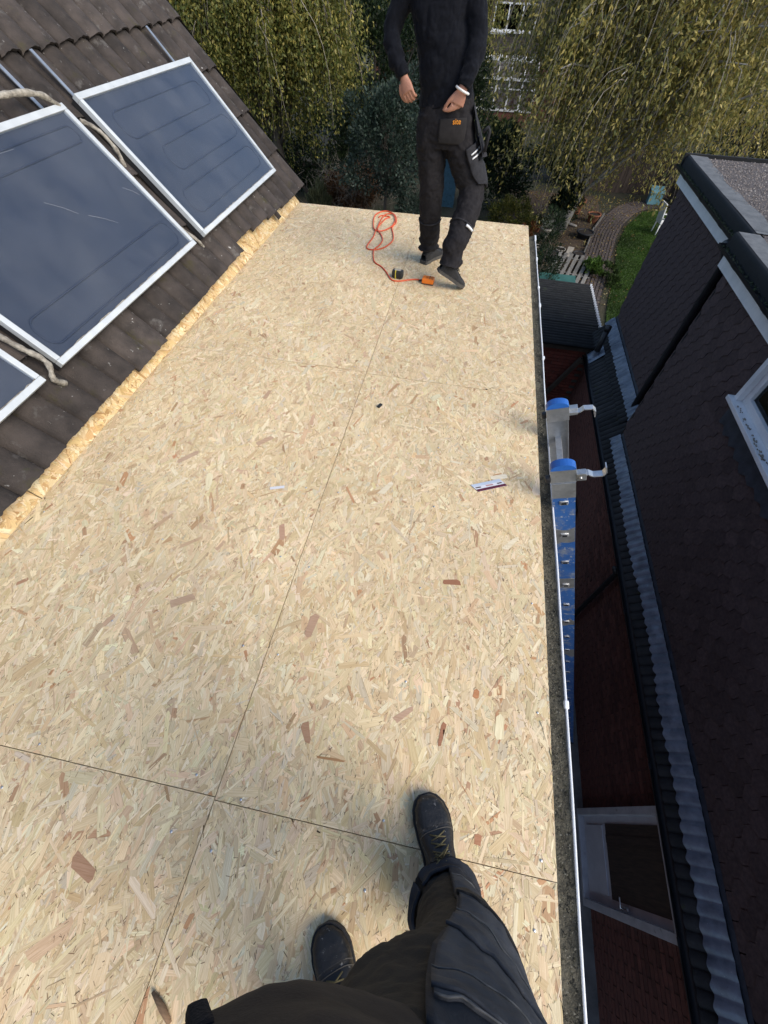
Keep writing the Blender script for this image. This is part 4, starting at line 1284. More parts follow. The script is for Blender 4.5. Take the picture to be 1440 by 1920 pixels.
# ------------------------------------------------------------------ garden furniture and clutter
mat('fence_wood', (.085, .060, .045), (.05, .037, .03), 3, .9, .4, 30, vary=.25, stretch=(6, 6, .6))
mat('grey_wood', (.21, .20, .18), (.11, .105, .095), 4, .92, .4, 30, vary=.22, stretch=(8, 1, 8))
mat('teal_plastic', (.16, .33, .37), (.11, .25, .29), 4, .6)
mat('teal_paint', (.03, .115, .10), (.02, .085, .075), 6, .7)
mat('blue_paint', (.045, .115, .17), (.03, .085, .125), 7, .6, spots=[(9, .58, (.022, .04, .035), .06)])
mat('terracotta', (.28, .105, .05), (.19, .075, .042), 9, .9)
mat('pale_pot', (.42, .38, .32), (.30, .27, .22), 8, .85)
mat('black_pot', (.02, .021, .024), (.014, .014, .016), 6, .6)
mat('pot_soil', (.03, .022, .016), (.02, .015, .012), 20, .95)

fn_ = thing('garden_fence', 'dark wooden board fence at the far end of the lawn', 'fence', (7.3, 26.8, GZ))
bm0 = MB(); bm0.bx(-.07, .07, -.012, .012, 0, 1.7); fb = bm0.mesh('fence_board', MATS['fence_wood'])
for k in range(38):
    inst('fence_board', fb, fn_, Matrix.Translation((5.4 + k * .146, 26.9 + (.012 if k % 2 else 0), GZ + random.uniform(-.03, .03))))
fr_ = thing('garden_fence', 'dark wooden fence returning towards us beside the blue storage box', 'fence', (9.4, 25.6, GZ))
for k in range(20):
    inst('fence_board', fb, fr_, Matrix.Translation((9.3 + (k * .06), 26.7 - k * .14, GZ + random.uniform(-.03, .03))) @ Matrix.Rotation(R(-66), 4, 'Z'))
# storage box
t = thing('storage_box', 'pale blue plastic storage box by the fence at the end of the lawn', 'storage box', (8.35, 25.6, GZ))
SB = Matrix.Translation((8.35, 25.6, GZ)) @ Matrix.Scale(.62, 4)
b = MB(); b.prism([(-.45, -.3), (.45, -.3), (.42, .3), (-.42, .3)], 0, .8, SB); b.build('body', MATS['teal_plastic'], t)
b = MB(); b.add([(-.49, -.34, .80), (.49, -.34, .80), (.49, .34, 1.05), (-.49, .34, 1.05), (-.49, -.34, .85), (.49, -.34, .85), (.49, .34, 1.11), (-.49, .34, 1.11)],
                [(3, 2, 1, 0), (4, 5, 6, 7), (0, 1, 5, 4), (1, 2, 6, 5), (2, 3, 7, 6), (3, 0, 4, 7)], SB); b.build('lid', MATS['teal_plastic'], t)
# white garden chair, side on
t = thing('garden_chair', 'white garden chair standing on the lawn edge', 'chair', (7.95, 21.9, GZ))
Mc = Matrix.Translation((7.95, 21.9, GZ)) @ Matrix.Rotation(R(8), 4, 'Z')
b = MB(); b.box((.05, 0, .44), (.5, .5, .05), Mc, bev=.015); b.build('seat', MATS['paint_white'], t)
b = MB(); b.box((-.26, 0, .80), (.05, .50, .72), Mc @ Matrix.Translation((-.26, 0, .6)) @ Matrix.Rotation(R(-8), 4, 'Y') @ Matrix.Translation((.26, 0, -.6)), bev=.02); b.build('backrest', MATS['paint_white'], t)
for sx in (-.22, .26):
    for sy in (-.21, .21):
        b = MB(); b.tube([Mc @ Vector((sx, sy, .42)), Mc @ Vector((sx * 1.12, sy * 1.1, 0))], [.03, .022], 7); b.build('leg', MATS['paint_white'], t)
for sy in (-.26, .26):
    b = MB(); b.tube([Mc @ Vector((-.26, sy, .66)), Mc @ Vector((.2, sy, .66)), Mc @ Vector((.26, sy * .95, .44))], .022, 7); b.build('armrest', MATS['paint_white'], t)
# blue cabinet behind the man's legs
t = thing('garden_cabinet', 'narrow blue painted cabinet seen between the man\'s legs', 'cabinet', (-1.25, 22.9, GZ))
b = MB(); b.bx(-1.62, -.93, 22.7, 23.2, GZ, -3.62); b.build('body', MATS['blue_paint'], t)
for k in range(5):
    b = MB(); b.bx(-1.60 + k * .135, -1.60 + k * .135 + .125, 22.685, 22.699, GZ + .1, -3.7); b.build('plank', MATS['blue_paint'], t)
b = MB(); b.box((-1.275, 22.95, -3.58), (.85, .65, .05), bev=.01); b.build('lid', MATS['blue_paint'], t)
# fallen slatted panel
t = thing('slatted_panel', 'weathered grey slatted fence panel lying by the path', 'fence panel', (3.75, 17.0, GZ))
Ms = Matrix.Translation((3.80, 16.95, GZ + .10)) @ Matrix.Rotation(R(-17), 4, 'Z') @ Matrix.Rotation(R(7), 4, 'X')
for k in range(7):
    b = MB(); b.box((-.62 + k * .205, random.uniform(-.05, .05), .05), (.125, 2.5, .022), Ms); b.build('slat', MATS['grey_wood'], t)
for yy in (-1.0, .0, 1.0):
    b = MB(); b.box((0, yy, .022), (1.5, .07, .032), Ms); b.build('batten', MATS['grey_wood'], t)
# plank edging of the path
for k, (xa, ya, xb, yb) in enumerate(((4.15, 17.4, 4.72, 19.6), (4.75, 19.7, 5.2, 21.6), (5.25, 21.7, 5.85, 23.4))):
    L_ = math.hypot(xb - xa, yb - ya)
    b = MB(); b.box(((xa + xb) / 2, (ya + yb) / 2, GZ + .07), (.05, L_, .15), rz=math.atan2(yb - ya, xb - xa) - math.pi / 2)
    tag(b.build('edging_plank', MATS['grey_wood']), ['grey edging plank of the bed nearest the slatted panel', 'grey edging plank in the middle of the bed edge', 'grey edging plank of the bed farthest off under the birch'][k], 'plank', 'planks edging the bed')
b = MB(); b.box((3.95, 18.75, GZ + .12), (.22, 1.1, .05), Matrix.Translation((3.95, 18.75, 0)) @ Matrix.Rotation(R(-14), 4, 'Z') @ Matrix.Translation((-3.95, -18.75, 0)))
tag(b.build('plank', MATS['pale_pot']), 'short pale board lying among the plant pots', 'plank')
# teal roofed bin store beside the outhouse
t = thing('bin_store', 'teal painted sloping lid of a store beside the outhouse', 'store', (2.6, 12.6, GZ))
b = MB(); b.bx(2.2, 3.1, 12.1, 13.0, GZ, -4.06); b.build('body', MATS['fence_wood'], t)
b = MB(); b.add([(2.15, 12.0, -4.05), (3.15, 12.0, -4.05), (3.15, 13.1, -3.80), (2.15, 13.1, -3.80), (2.15, 12.0, -4.01), (3.15, 12.0, -4.01), (3.15, 13.1, -3.76), (2.15, 13.1, -3.76)],
                [(3, 2, 1, 0), (4, 5, 6, 7), (0, 1, 5, 4), (1, 2, 6, 5), (2, 3, 7, 6), (3, 0, 4, 7)]); b.build('lid', MATS['teal_paint'], t)
# pots
def pot(label, x, y, r, h, m, plant=None):
    t = thing('plant_pot', label, 'plant pot', (x, y, GZ), 'pots in the bed under the birch')
    T = Matrix.Translation((x, y, GZ + .01))
    b = MB(); b.lathe([(r * .68, 0), (r * .95, h * .8), (r * 1.08, h * .82), (r * 1.08, h), (r * .93, h), (r * .88, h * .85)], 18, T, caps=False); b.build('body', MATS[m], t)
    b = MB(); b.lathe([(.001, h * .84), (r * .9, h * .86)], 18, T, caps=False); b.build('soil', MATS['pot_soil'], t)
    if plant:
        g = np.random.default_rng(int(x * 100))
        n = 260
        P = np.array([x, y, GZ + h]) + g.normal(0, 1, (n, 3)) * np.array([r * .7, r * .7, r * .5]) + np.array([0, 0, r * .5])
        A = P - np.array([x, y, GZ + h - .1]) + g.normal(0, .1, P.shape)
        inst('plant', leaf_mesh('plant', P, A, g.uniform(.06, .13, n), pick(plant, n, g), g, .4), t, Matrix.Identity(4), 'stuff')
pot('terracotta pot with white-flowered plant near the corner of the boards', 3.1, 20.4, .22, .34, 'pale_pot', [((.30, .32, .25), .5), ((.06, .09, .03), .8)])
pot('mossy pot tucked beside the flowering pot', 2.75, 20.9, .20, .3, 'terracotta', MIDG)
pot('wide black bowl pot in the middle of the bed', 4.72, 20.7, .33, .24, 'black_pot')
pot('terracotta pot beneath the yellow tip of the birch', 5.25, 22.6, .27, .32, 'terracotta')
pot('big terracotta pot half hidden under the birch', 4.5, 23.4, .38, .55, 'terracotta')
pot('pale empty bowl beside the slatted panel', 3.62, 18.95, .19, .16, 'pale_pot')
pot('squat black pot left behind the slatted panel', 3.25, 18.15, .30, .26, 'black_pot')
pot('black pot right behind the slatted panel', 4.28, 18.55, .22, .22, 'black_pot')
pot('small white pot near the conifer', 2.72, 18.9, .14, .2, 'pale_pot')
# logs and sticks in the bed
for k, (x, y, a, L_) in enumerate(((3.75, 22.2, 40, .9), (4.2, 21.9, -25, .7), (3.95, 21.5, 80, .6))):
    b = MB(); d = Vector((math.cos(R(a)), math.sin(R(a)), 0)) * L_ / 2
    b.tube([Vector((x, y, GZ + .06)) - d, Vector((x, y, GZ + .08)), Vector((x, y, GZ + .06)) + d], [.05, .055, .04], 8)
    tag(b.build('log', MATS['bark_pale']), ['longest grey log lying in the leaf litter under the birch', 'short log in the leaf litter nearest the path', 'short stick-like log in front of the other logs'][k], 'log')
# pale roof of a far greenhouse at the right edge
t = thing('greenhouse', 'pale glass greenhouse roof glimpsed at the right edge beyond the evergreen', 'greenhouse', (18.5, 40, GZ))
b = MB(); b.bx(17, 20.5, 39, 42, GZ, -2.2); b.build('wall', MATS['roof_glass'], t)
b = MB(); b.add([(16.9, 38.9, -2.2), (20.6, 38.9, -2.2), (20.6, 40.5, -1.2), (16.9, 40.5, -1.2), (16.9, 42.1, -2.2), (20.6, 42.1, -2.2)], [(0, 1, 2, 3), (3, 2, 5, 4)]); b.build('roof', MATS['paint_white'], t)
# ------------------------------------------------------------------ people: cloth and skin
mat('jumper', (.0055, .0066, .0105), (.0035, .004, .0065), 90, .95, .5, 300, sheen=.03, bdist=.003, spec=.15)
mat('trouser', (.020, .0185, .020), (.013, .012, .0135), 25, .92, .35, 260, bdist=.002, spec=.15, spots=[(7, .62, (.023, .022, .023), .12)])
mat('trouser_seat', (.025, .023, .0235), (.018, .0165, .017), 30, .92, .35, 260, bdist=.002, spec=.2)
mat('trouser_stitch', (.10, .105, .11), (.06, .062, .066), 60, .9)
mat('trouser_grey', (.030, .030, .034), (.021, .021, .024), 30, .92, .35, 260, bdist=.002, spec=.2)
mat('work_trouser', (.030, .033, .040), (.020, .022, .028), 14, .9, .4, 300, bdist=.002, spec=.22, spots=[(5, .60, (.050, .053, .060), .12), (40, .70, (.09, .09, .09), .04)])
mat('work_brown', (.028, .026, .023), (.019, .018, .017), 12, .9, .4, 300, bdist=.002, spec=.2)
mat('work_pocket', (.055, .060, .070), (.038, .042, .050), 14, .9, .4, 260, bdist=.002, spec=.22, spots=[(45, .68, (.12, .12, .125), .05)])
mat('webbing', (.013, .013, .014), (.008, .008, .009), 3, .85, .8, 1.0, stretch=(400, 400, 400), bdist=.002)
mat('jacket', (.034, .029, .027), (.023, .020, .019), 9, .9, .4, 240, bdist=.002, spec=.2, spots=[(6, .64, (.062, .055, .05), .1)])
mat('boot', (.013, .013, .014), (.008, .008, .009), 22, .5, .5, 130, bdist=.003, spots=[(24, .585, (.060, .056, .052), .10), (60, .63, (.17, .165, .16), .05)])
mat('boot_sole', (.016, .016, .017), (.011, .011, .012), 20, .75, .3, 100)
mat('trainer', (.020, .020, .021), (.013, .013, .014), 25, .8, .4, 150)
mat('sole_grey', (.075, .070, .062), (.050, .047, .043), 16, .8)
mat('lace_olive', (.12, .10, .045), (.07, .06, .03), 40, .9)
mat('lace_black', (.012, .012, .013), (.008, .008, .008), 40, .9)
mat('skin', (.40, .20, .135), (.31, .145, .095), 14, .55, .25, 90, bdist=.003, spec=.4)
mat('hair', (.030, .020, .014), (.016, .011, .008), 30, .7, .6, 80, stretch=(1, 1, .2))
mat('reflective', (.66, .67, .67), (.58, .59, .60), 20, .5)
mat('band_white', (.72, .72, .70), (.66, .66, .64), 20, .5)
mat('patch_orange', (.70, .26, .02), (.62, .22, .015), 20, .8)


from mathutils import noise as mnoise


class Limb:
    """swept body surface: centres, half-widths (rx, ry), a hint for the sideways axis"""

    def __init__(s, pts, rads, hint=(1, 0, 0), wr=None, sq=2.0):
        s.P = [Vector(p) for p in pts]; s.R = [Vector((a, b)) for a, b in rads]
        s.h = Vector(hint); s.wr = wr; s.sq = sq

    def frame(s, t):
        c = catmull(s.P, t)
        d = (catmull(s.P, min(t + .02, 1)) - catmull(s.P, max(t - .02, 0))).normalized()
        x = (s.h - d * s.h.dot(d)).normalized()
        return c, x, d.cross(x)

    def at(s, t, a, off=0.):
        c, x, y = s.frame(t)
        r = catmull(s.R, t)
        ca, sa = math.cos(a), math.sin(a)
        k = (abs(ca) ** s.sq + abs(sa) ** s.sq) ** (-1 / s.sq)
        w_ = s.wr(t, a) if s.wr else 0
        return c + x * (ca * k * (r.x + w_ + off)) + y * (sa * k * (r.y + w_ + off))

    def mesh(s, b, nt=24, na=28):
        v, f = [], []
        for i in range(nt + 1):
            for k in range(na):
                v.append(s.at(i / nt, 2 * math.pi * k / na))
        for i in range(nt):
            for k in range(na):
                f.append((i * na + k, i * na + (k + 1) % na, (i + 1) * na + (k + 1) % na, (i + 1) * na + k))
        f.append(tuple(range(na))[::-1]); f.append(tuple(nt * na + k for k in range(na)))
        b.add(v, f, None, True)
        return b

    def patch(s, b, t0, t1, a0, a1, off=.004, thick=.004, nt=8, na=8, bulge=0, skew=0, crease=0):
        def top(u, v, o):
            p = s.at(t0 + (t1 - t0) * u + skew * v, a0 + (a1 - a0) * v, 0)
            nz_ = crease * (mnoise.noise(p * 22) + .6 * mnoise.noise(p * 55 + Vector((3, 1, 7)))) if crease else 0
            tj = .006 * mnoise.noise(p * 60) if crease else 0
            return s.at(t0 + (t1 - t0) * u + skew * v + tj, a0 + (a1 - a0) * v, o + nz_ + bulge * math.sin(math.pi * u) * math.sin(math.pi * v))
        n1, n2 = nt + 1, na + 1
        v = [top(i / nt, j / na, off) for i in range(n1) for j in range(n2)] + [top(i / nt, j / na, off - thick) for i in range(n1) for j in range(n2)]
        m = n1 * n2
        f = []
        for i in range(nt):
            for j in range(na):
                q = (i * n2 + j, (i + 1) * n2 + j, (i + 1) * n2 + j + 1, i * n2 + j + 1)
                f.append(q[::-1]); f.append(tuple(x + m for x in q))
        edge = [(i, 0) for i in range(n1)] + [(nt, j) for j in range(1, n2)] + [(i, na) for i in range(nt - 1, -1, -1)] + [(0, j) for j in range(na - 1, 0, -1)]
        E_ = [i * n2 + j for i, j in edge]
        for k in range(len(E_)):
            a, c = E_[k], E_[(k + 1) % len(E_)]
            f.append((a, c, c + m, a + m))
        b.add(v, f, None, True)
        return b


def fuse(b, name, m, parent, vox=.008, smooth=3, disp=0, dscale=.05, hard=True):
    o = b.build(name, m, parent)
    r = o.modifiers.new('remesh', 'REMESH'); r.mode = 'VOXEL'; r.voxel_size = vox; r.use_smooth_shade = True
    if smooth:
        s = o.modifiers.new('smooth', 'SMOOTH'); s.factor = .5; s.iterations = smooth
    if disp:
        tx = bpy.data.textures.new(name + '_folds', 'CLOUDS'); tx.noise_scale = dscale; tx.noise_depth = 3; tx.noise_type = 'HARD_NOISE' if hard else 'SOFT_NOISE'
        d = o.modifiers.new('folds', 'DISPLACE'); d.texture = tx; d.strength = disp; d.mid_level = .5; d.texture_coords = 'LOCAL'
    # bake the evaluated surface so that the object is one plain continuous mesh
    dg = bpy.context.evaluated_depsgraph_get()
    me = bpy.data.meshes.new_from_object(o.evaluated_get(dg), depsgraph=dg)
    o.modifiers.clear()
    o.data = me
    me.polygons.foreach_set('use_smooth', [True] * len(me.polygons))
    if not me.materials: me.materials.append(m)
    return o


def shoe(parent, M_, style):
    """shoe pointing along +Y, heel at the origin, length .30"""
    WY = [(0, .026), (.012, .036), (.05, .041), (.10, .039), (.15, .042), (.20, .050), (.235, .0515), (.265, .045), (.288, .030), (.298, .012)]
    HY = [(0, .070), (.012, .088), (.05, .105), (.10, .108), (.14, .096), (.18, .076), (.22, .063), (.255, .056), (.28, .046), (.298, .030)]
    if style == 'boot': HY = [(y, h * 1.06) for y, h in HY]
    def ip(T, y):
        for i in range(len(T) - 1):
            if T[i][0] <= y <= T[i + 1][0]:
                f = (y - T[i][0]) / (T[i + 1][0] - T[i][0]); f = f * f * (3 - 2 * f)
                return T[i][1] * (1 - f) + T[i + 1][1] * f
        return T[-1][1]
    sx = lambda y: .010 * math.sin(max(0, y - .12) / .18 * math.pi * .8)    # slight inward bend
    b = MB()
    nY = 40
    def up(u, v):
        y = .298 * u
        wv, h = ip(WY, y), ip(HY, y)
        a = math.pi * v
        ca, sa = math.cos(a), math.sin(a)
        e = .62 if y > .12 else .5
        return (sx(y) - wv * math.copysign(abs(ca) ** e, ca), y, .022 + (h - .022) * abs(sa) ** .72 + .0018 * math.sin(y * 160) * (1 if .12 < y < .2 else 0) * sa)
    b.grid(up, nY, 22, M_)
    n0 = 23
    o = b.build('shoe', MATS['boot' if style == 'boot' else 'trainer'], parent)
    b = MB()
    pl = []
    for k in range(28):
        y = .298 * k / 27
        pl.append((sx(y) + ip(WY, y) + .0045, y))
    for k in range(28):
        y = .298 * (27 - k) / 27
        pl.append((sx(y) - ip(WY, y) - .0045, y))
    pl = [(x, y + (.004 if y > .15 else -.004)) for x, y in pl]
    b.prism(pl, 0, .026, M_)
    b.build('sole', MATS['boot_sole' if style == 'boot' else 'sole_grey'], o)
    if style == 'boot':
        b = MB()
        b.grid(lambda u, v: (up(.74 + .25 * u, .12 + .76 * v)[0], up(.74 + .25 * u, .12 + .76 * v)[1], up(.74 + .25 * u, .12 + .76 * v)[2] + .0022 * (1 - u) + .0005), 10, 14, M_)
        b.build('toe_cap', MATS['boot'], o)
    b = MB()
    for uu in ((.66, .70) if style == 'boot' else (.70,)):
        b.tube([M_ @ (Vector(up(uu + .05 * math.sin(math.pi * v / 20), .06 + .88 * v / 20)) + Vector((0, 0, .0012))) for v in range(21)], .0013, 5)
    for v0 in (.14, .86):
        b.tube([M_ @ (Vector(up(.10 + .56 * k / 14, v0 + (.10 if v0 < .5 else -.10) * math.sin(math.pi * k / 14))) + Vector((0, 0, .001))) for k in range(15)], .0012, 5)
    b.build('seam', MATS['sole_grey' if style == 'boot' else 'trainer'], o)
    b = MB()
    gg = random.Random(4)
    for k in range(5):
        y = .118 + k * .018
        z = ip(HY, y) + .003
        for sgn in (-1, 1):
            b.tube([M_ @ Vector((sx(y) - .022 * sgn, y, z - .008)), M_ @ Vector((sx(y), y + .006, z + .003)), M_ @ Vector((sx(y) + .022 * sgn, y + .014, z - .010))], .0021, 5)
    for k in range(6):
        y0 = .12 + gg.uniform(-.01, .03); z = ip(HY, y0) + .006
        P = [M_ @ Vector((gg.gauss(0, .018), y0 + gg.uniform(-.03, .03), z + gg.uniform(-.006, .010))) for _ in range(5)]
        b.tube([catmull(P, q / 14) for q in range(15)], .0016, 5)
    b.build('laces', MATS['lace_olive' if style == 'boot' else 'lace_black'], o)
    return o


def hand(b, wrist, knuckle, tip_dir, side, palm_n, size=1.0, curl=1.0):
    """palm and five bent fingers, added to one bmesh-like collector before fusing"""
    wrist, knuckle, side, palm_n = Vector(wrist), Vector(knuckle), Vector(side).normalized(), Vector(palm_n).normalized()
    d = (knuckle - wrist).normalized()
    Limb([wrist - d * .03, wrist, wrist.lerp(knuckle, .5), knuckle], [(.026 * size, .022 * size), (.027 * size, .021 * size), (.038 * size, .018 * size), (.041 * size, .014 * size)], side).mesh(b, 10, 16)
    L_ = [.070, .080, .076, .060]
    for k in range(4):
        base = knuckle + side * ((k - 1.5) * .020 * size) - d * .006
        p = [base]
        ang = 0
        dirv = d.copy()
        for j, fr in enumerate((.45, .32, .23)):
            ang += R(38) * curl * (1.0 if j else .7)
            dirv = d * math.cos(ang) + palm_n * math.sin(ang)
            p.append(p[-1] + dirv * L_[k] * fr * size)
        b.tube([catmull(p, q / 9) for q in range(10)], [.0098 * size * (1 - .03 * q) for q in range(10)], 8)
    th = wrist.lerp(knuckle, .25) - side * .030 * size
    b.tube([catmull([th, th + d * .03 * size - side * .018 * size + palm_n * .008, th + d * .058 * size - side * .018 * size + palm_n * .020, th + d * .075 * size - side * .010 * size + palm_n * .034], q / 9) for q in range(10)], [.0135 * size * (1 - .045 * q) for q in range(10)], 8)


def head(person, c, face, size=1.0, bald=False):
    """c: centre of the skull, face: horizontal facing direction"""
    f = Vector(face).normalized(); r = f.cross(Vector((0, 0, 1)))
    M_ = Matrix(((r.x, f.x, 0, c[0]), (r.y, f.y, 0, c[1]), (r.z, f.z, 1, c[2]), (0, 0, 0, 1))) @ Matrix.Scale(size, 4)
    b = MB()
    prof = [(-.20, .052, .056, -.035), (-.15, .054, .058, -.03), (-.115, .052, .070, .0), (-.085, .062, .090, .006), (-.03, .070, .095, .004), (.02, .075, .098, -.002), (.07, .070, .092, -.008), (.105, .048, .062, -.012), (.12, .012, .016, -.012)]
    Limb([(0, y, z) for z, a, q, y in prof], [(a, q) for z, a, q, y in prof]).mesh(b, 30, 24)
    b.v = [tuple(M_ @ Vector(p)) for p in b.v]
    def bl(x, y, z, rx, ry, rz):
        b.lathe([(math.cos(a) * 1 + 1e-3, math.sin(a)) for a in [R(-88 + 22 * k) for k in range(9)]], 10, M_ @ Matrix.Translation((x, y, z)) @ Matrix.Diagonal((rx, ry, rz, 1)))
    bl(0, .100, -.022, .013, .018, .026); bl(0, .104, -.036, .017, .014, .012)
    bl(0, .088, -.066, .024, .012, .010); bl(0, .080, -.105, .022, .018, .018)
    for s_ in (-1, 1): bl(s_ * .074, -.005, -.015, .010, .020, .032)
    o = fuse(b, 'head', MATS['skin'], person, .006, 2)
    b = MB()
    def cap(u, v):
        a = 2 * math.pi * v
        ph = R(90 - 108 * u)
        lim = 1.0
        x, y, z = .081 * math.cos(ph) * math.sin(a), .104 * math.cos(ph) * math.cos(a) - .008, .118 * math.sin(ph) + .014
        if math.cos(a) > .2: z = max(z, .055 * (math.cos(a) - .2) / .8 + .02)
        return (x, y, z)
    b.grid(cap, 14, 30, M_)
    b.build('hair', MATS['hair'], o)
    for s_ in (-1, 1):
        b = MB(); b.lathe([(math.cos(a) * .010 + 1e-4, math.sin(a) * .010) for a in [R(-88 + 22 * k) for k in range(9)]], 10, M_ @ Matrix.Translation((s_ * .031, .086, .0)))
        b.build('eye', MATS['band_white'], o)
    return o

# ------------------------------------------------------------------ the man walking away
man = thing('person', 'man in black jumper and dark work trousers walking away along the boards', 'person', (-.28, 3.7, 0))
fold = lambda k, amp, ph: (lambda t, a: amp * (math.sin(t * k + 1.6 * math.sin(a + ph) + ph) ** 3) * (.4 + .6 * abs(math.sin(a * 1.5 + ph))))
def cuff_wr(tc, amp, ph):
    def f(t, a):
        q = max(0, (t - tc) / (1 - tc))
        return amp * q * (math.sin(q * 15 + 1.3 * math.sin(a + ph)) + .5 * math.sin(q * 24 + 2 * a)) + .0025 * math.sin(t * 40 + 3 * math.sin(a + ph))
    return f
LL = Limb([(-.372, 3.735, .97), (-.365, 3.745, .84), (-.345, 3.765, .68), (-.328, 3.775, .52), (-.322, 3.815, .34), (-.318, 3.862, .20), (-.315, 3.872, .105)],
          [(.092, .105), (.104, .116), (.100, .110), (.090, .096), (.086, .092), (.083, .088), (.082, .086)], wr=cuff_wr(.70, .010, .5))
RL = Limb([(-.185, 3.735, .97), (-.165, 3.74, .84), (-.105, 3.755, .70), (-.035, 3.745, .57), (-.045, 3.62, .44), (-.085, 3.50, .315), (-.108, 3.440, .160)],
          [(.096, .105), (.106, .116), (.106, .112), (.098, .100), (.092, .096), (.089, .092), (.080, .084)], wr=cuff_wr(.66, .012, 2.2))
PV = Limb([(-.275, 3.745, .80), (-.272, 3.74, .88), (-.276, 3.742, .97), (-.285, 3.75, 1.06)], [(.155, .11), (.186, .128), (.180, .122), (.168, .108)], sq=2.4)
b = MB(); LL.mesh(b, 60); RL.mesh(b, 60); PV.mesh(b, 12)
tr = fuse(b, 'trousers', MATS['trouser'], man, .0065, 1, .017, .06)
# lower legs of the trousers in the paler cloth are patches; back pocket, thigh pocket, reflective tape
B_ = math.pi * 1.5      # rear-facing angle (towards -Y) of the limb frame
bk = MB(); PV.patch(bk, .20, .60, R(260), R(314), .0065, .012, 16, 16, .001, crease=.002); bp = bk.build('back_pocket', MATS['trouser_seat'], tr)
# stitched orange word on the pocket
cu_ = bpy.data.curves.new('word', 'FONT'); cu_.body = 'site'; cu_.size = .040; cu_.extrude = .0006; cu_.align_x = 'CENTER'
wo = bpy.data.objects.new('word', cu_); COL.objects.link(wo)
dg = bpy.context.evaluated_depsgraph_get()
wm = bpy.data.meshes.new_from_object(wo.evaluated_get(dg)); bpy.data.objects.remove(wo)
wm.materials.append(MATS['patch_orange'])
wp = PV.at(.515, R(293), .0105)
nrm = (PV.at(.515, R(293), .1) - wp).normalized(); xx = Vector((0, 0, 1)).cross(nrm).normalized(); yv = nrm.cross(xx)
inst('embroidered_word', wm, bp, Matrix(((xx.x, yv.x, nrm.x, wp.x), (xx.y, yv.y, nrm.y, wp.y), (xx.z, yv.z, nrm.z, wp.z), (0, 0, 0, 1))))
tpk = MB(); RL.patch(tpk, .20, .50, R(68), R(-15), .015, .012, 30, 20, .005, crease=.006)
tp_ = tpk.build('thigh_pocket', MATS['trouser_grey'], tr)
for (ta, tb) in ((.245, .256), (.275, .286)):
    q = MB(); RL.patch(q, ta, tb, R(55), R(10), .022, .004, 2, 8); q.build('reflective_tape', MATS['reflective'], tp_)
q = MB(); RL.patch(q, .752, .763, R(66), R(25), .013, .014, 2, 8); q.build('reflective_tape', MATS['reflective'], tr)
q = MB(); LL.patch(q, .660, .667, R(178), R(2), .004, .012, 2, 36); q.build('calf_seam', MATS['trouser_grey'], tr)
q = MB(); RL.patch(q, .738, .745, R(178), R(2), .004, .012, 2, 36); q.build('calf_seam', MATS['trouser_grey'], tr)
# holster pocket hanging from the right hip
q = MB()
def hol(u, v):
    return (-.085 + .085 * u + .028 * math.sin(math.pi * v), 3.70 + .07 * v + .02 * u, 1.00 - .25 * u - .02 * math.sin(v * 3))
q.grid(lambda u, v: (-.10 + .105 * u + .03 * math.sin(math.pi * v) * u, 3.665 + .10 * v, 1.015 - .245 * u), 10, 8)
q.grid(lambda u, v: (-.105 + .100 * u - .02 * math.sin(math.pi * v) * u, 3.665 + .10 * v, 1.005 - .255 * u), 10, 8, flip=True)
q.build('holster_pocket', MATS['trouser_grey'], tr)
q = MB(); q.tube([(-.02, 3.66, .90), (.012, 3.655, .925), (.022, 3.66, .905), (.012, 3.67, .80)], .012, 6); q.build('pocket_flap', MATS['trouser_grey'], tr)
# jumper: torso and sleeves as one surface
TO = Limb([(-.285, 3.745, 1.00), (-.300, 3.745, 1.10), (-.335, 3.75, 1.22), (-.372, 3.76, 1.35), (-.385, 3.775, 1.46), (-.385, 3.785, 1.54), (-.382, 3.80, 1.60)],
          [(.178, .118), (.170, .120), (.156, .120), (.160, .122), (.186, .120), (.165, .095), (.070, .070)], sq=2.3, wr=lambda t, a: .004 * math.sin(t * 26 + 2 * math.sin(a * 2)) if t < .5 else 0)
AL = Limb([(-.535, 3.785, 1.50), (-.612, 3.77, 1.40), (-.655, 3.745, 1.30), (-.625, 3.69, 1.215), (-.575, 3.655, 1.155), (-.555, 3.645, 1.125)],
          [(.075, .080), (.062, .070), (.056, .060), (.053, .054), (.046, .046), (.040, .040)], wr=lambda t, a: .004 * math.sin(t * 40 + 2 * math.sin(a)) * (t > .4))
AR = Limb([(-.235, 3.785, 1.50), (-.175, 3.76, 1.41), (-.140, 3.72, 1.30), (-.150, 3.655, 1.20), (-.170, 3.615, 1.135), (-.180, 3.60, 1.105)],
          [(.075, .080), (.068, .072), (.062, .062), (.056, .054), (.048, .046), (.041, .040)], wr=lambda t, a: .004 * math.sin(t * 38 + 2 * math.sin(a + 1)) * (t > .4))
b = MB(); TO.mesh(b, 40, 32); AL.mesh(b, 36); AR.mesh(b, 36)
ju = fuse(b, 'jumper', MATS['jumper'], man, .007, 1, .022, .08)
hd = head(man, (-.37, 3.83, 1.735), (.25, 1, 0))
b = MB(); hand(b, (-.553, 3.644, 1.120), (-.522, 3.622, 1.062), None, (.86, -.2, .45), (.35, .85, -.25), 1.0, 1.15)
fuse(b, 'hand', MATS['skin'], man, .004, 2)
b = MB(); hand(b, (-.182, 3.598, 1.102), (-.205, 3.585, 1.030), None, (.93, .15, .15), (-.85, .30, .2), 1.02, .95)
fuse(b, 'hand', MATS['skin'], man, .004, 2)
b = MB()
rc, ra = Vector((-.1835, 3.597, 1.093)), .041
n1 = Vector((.35, .1, .93)).normalized(); e1 = n1.cross(Vector((0, 1, 0))).normalized(); e2 = n1.cross(e1)
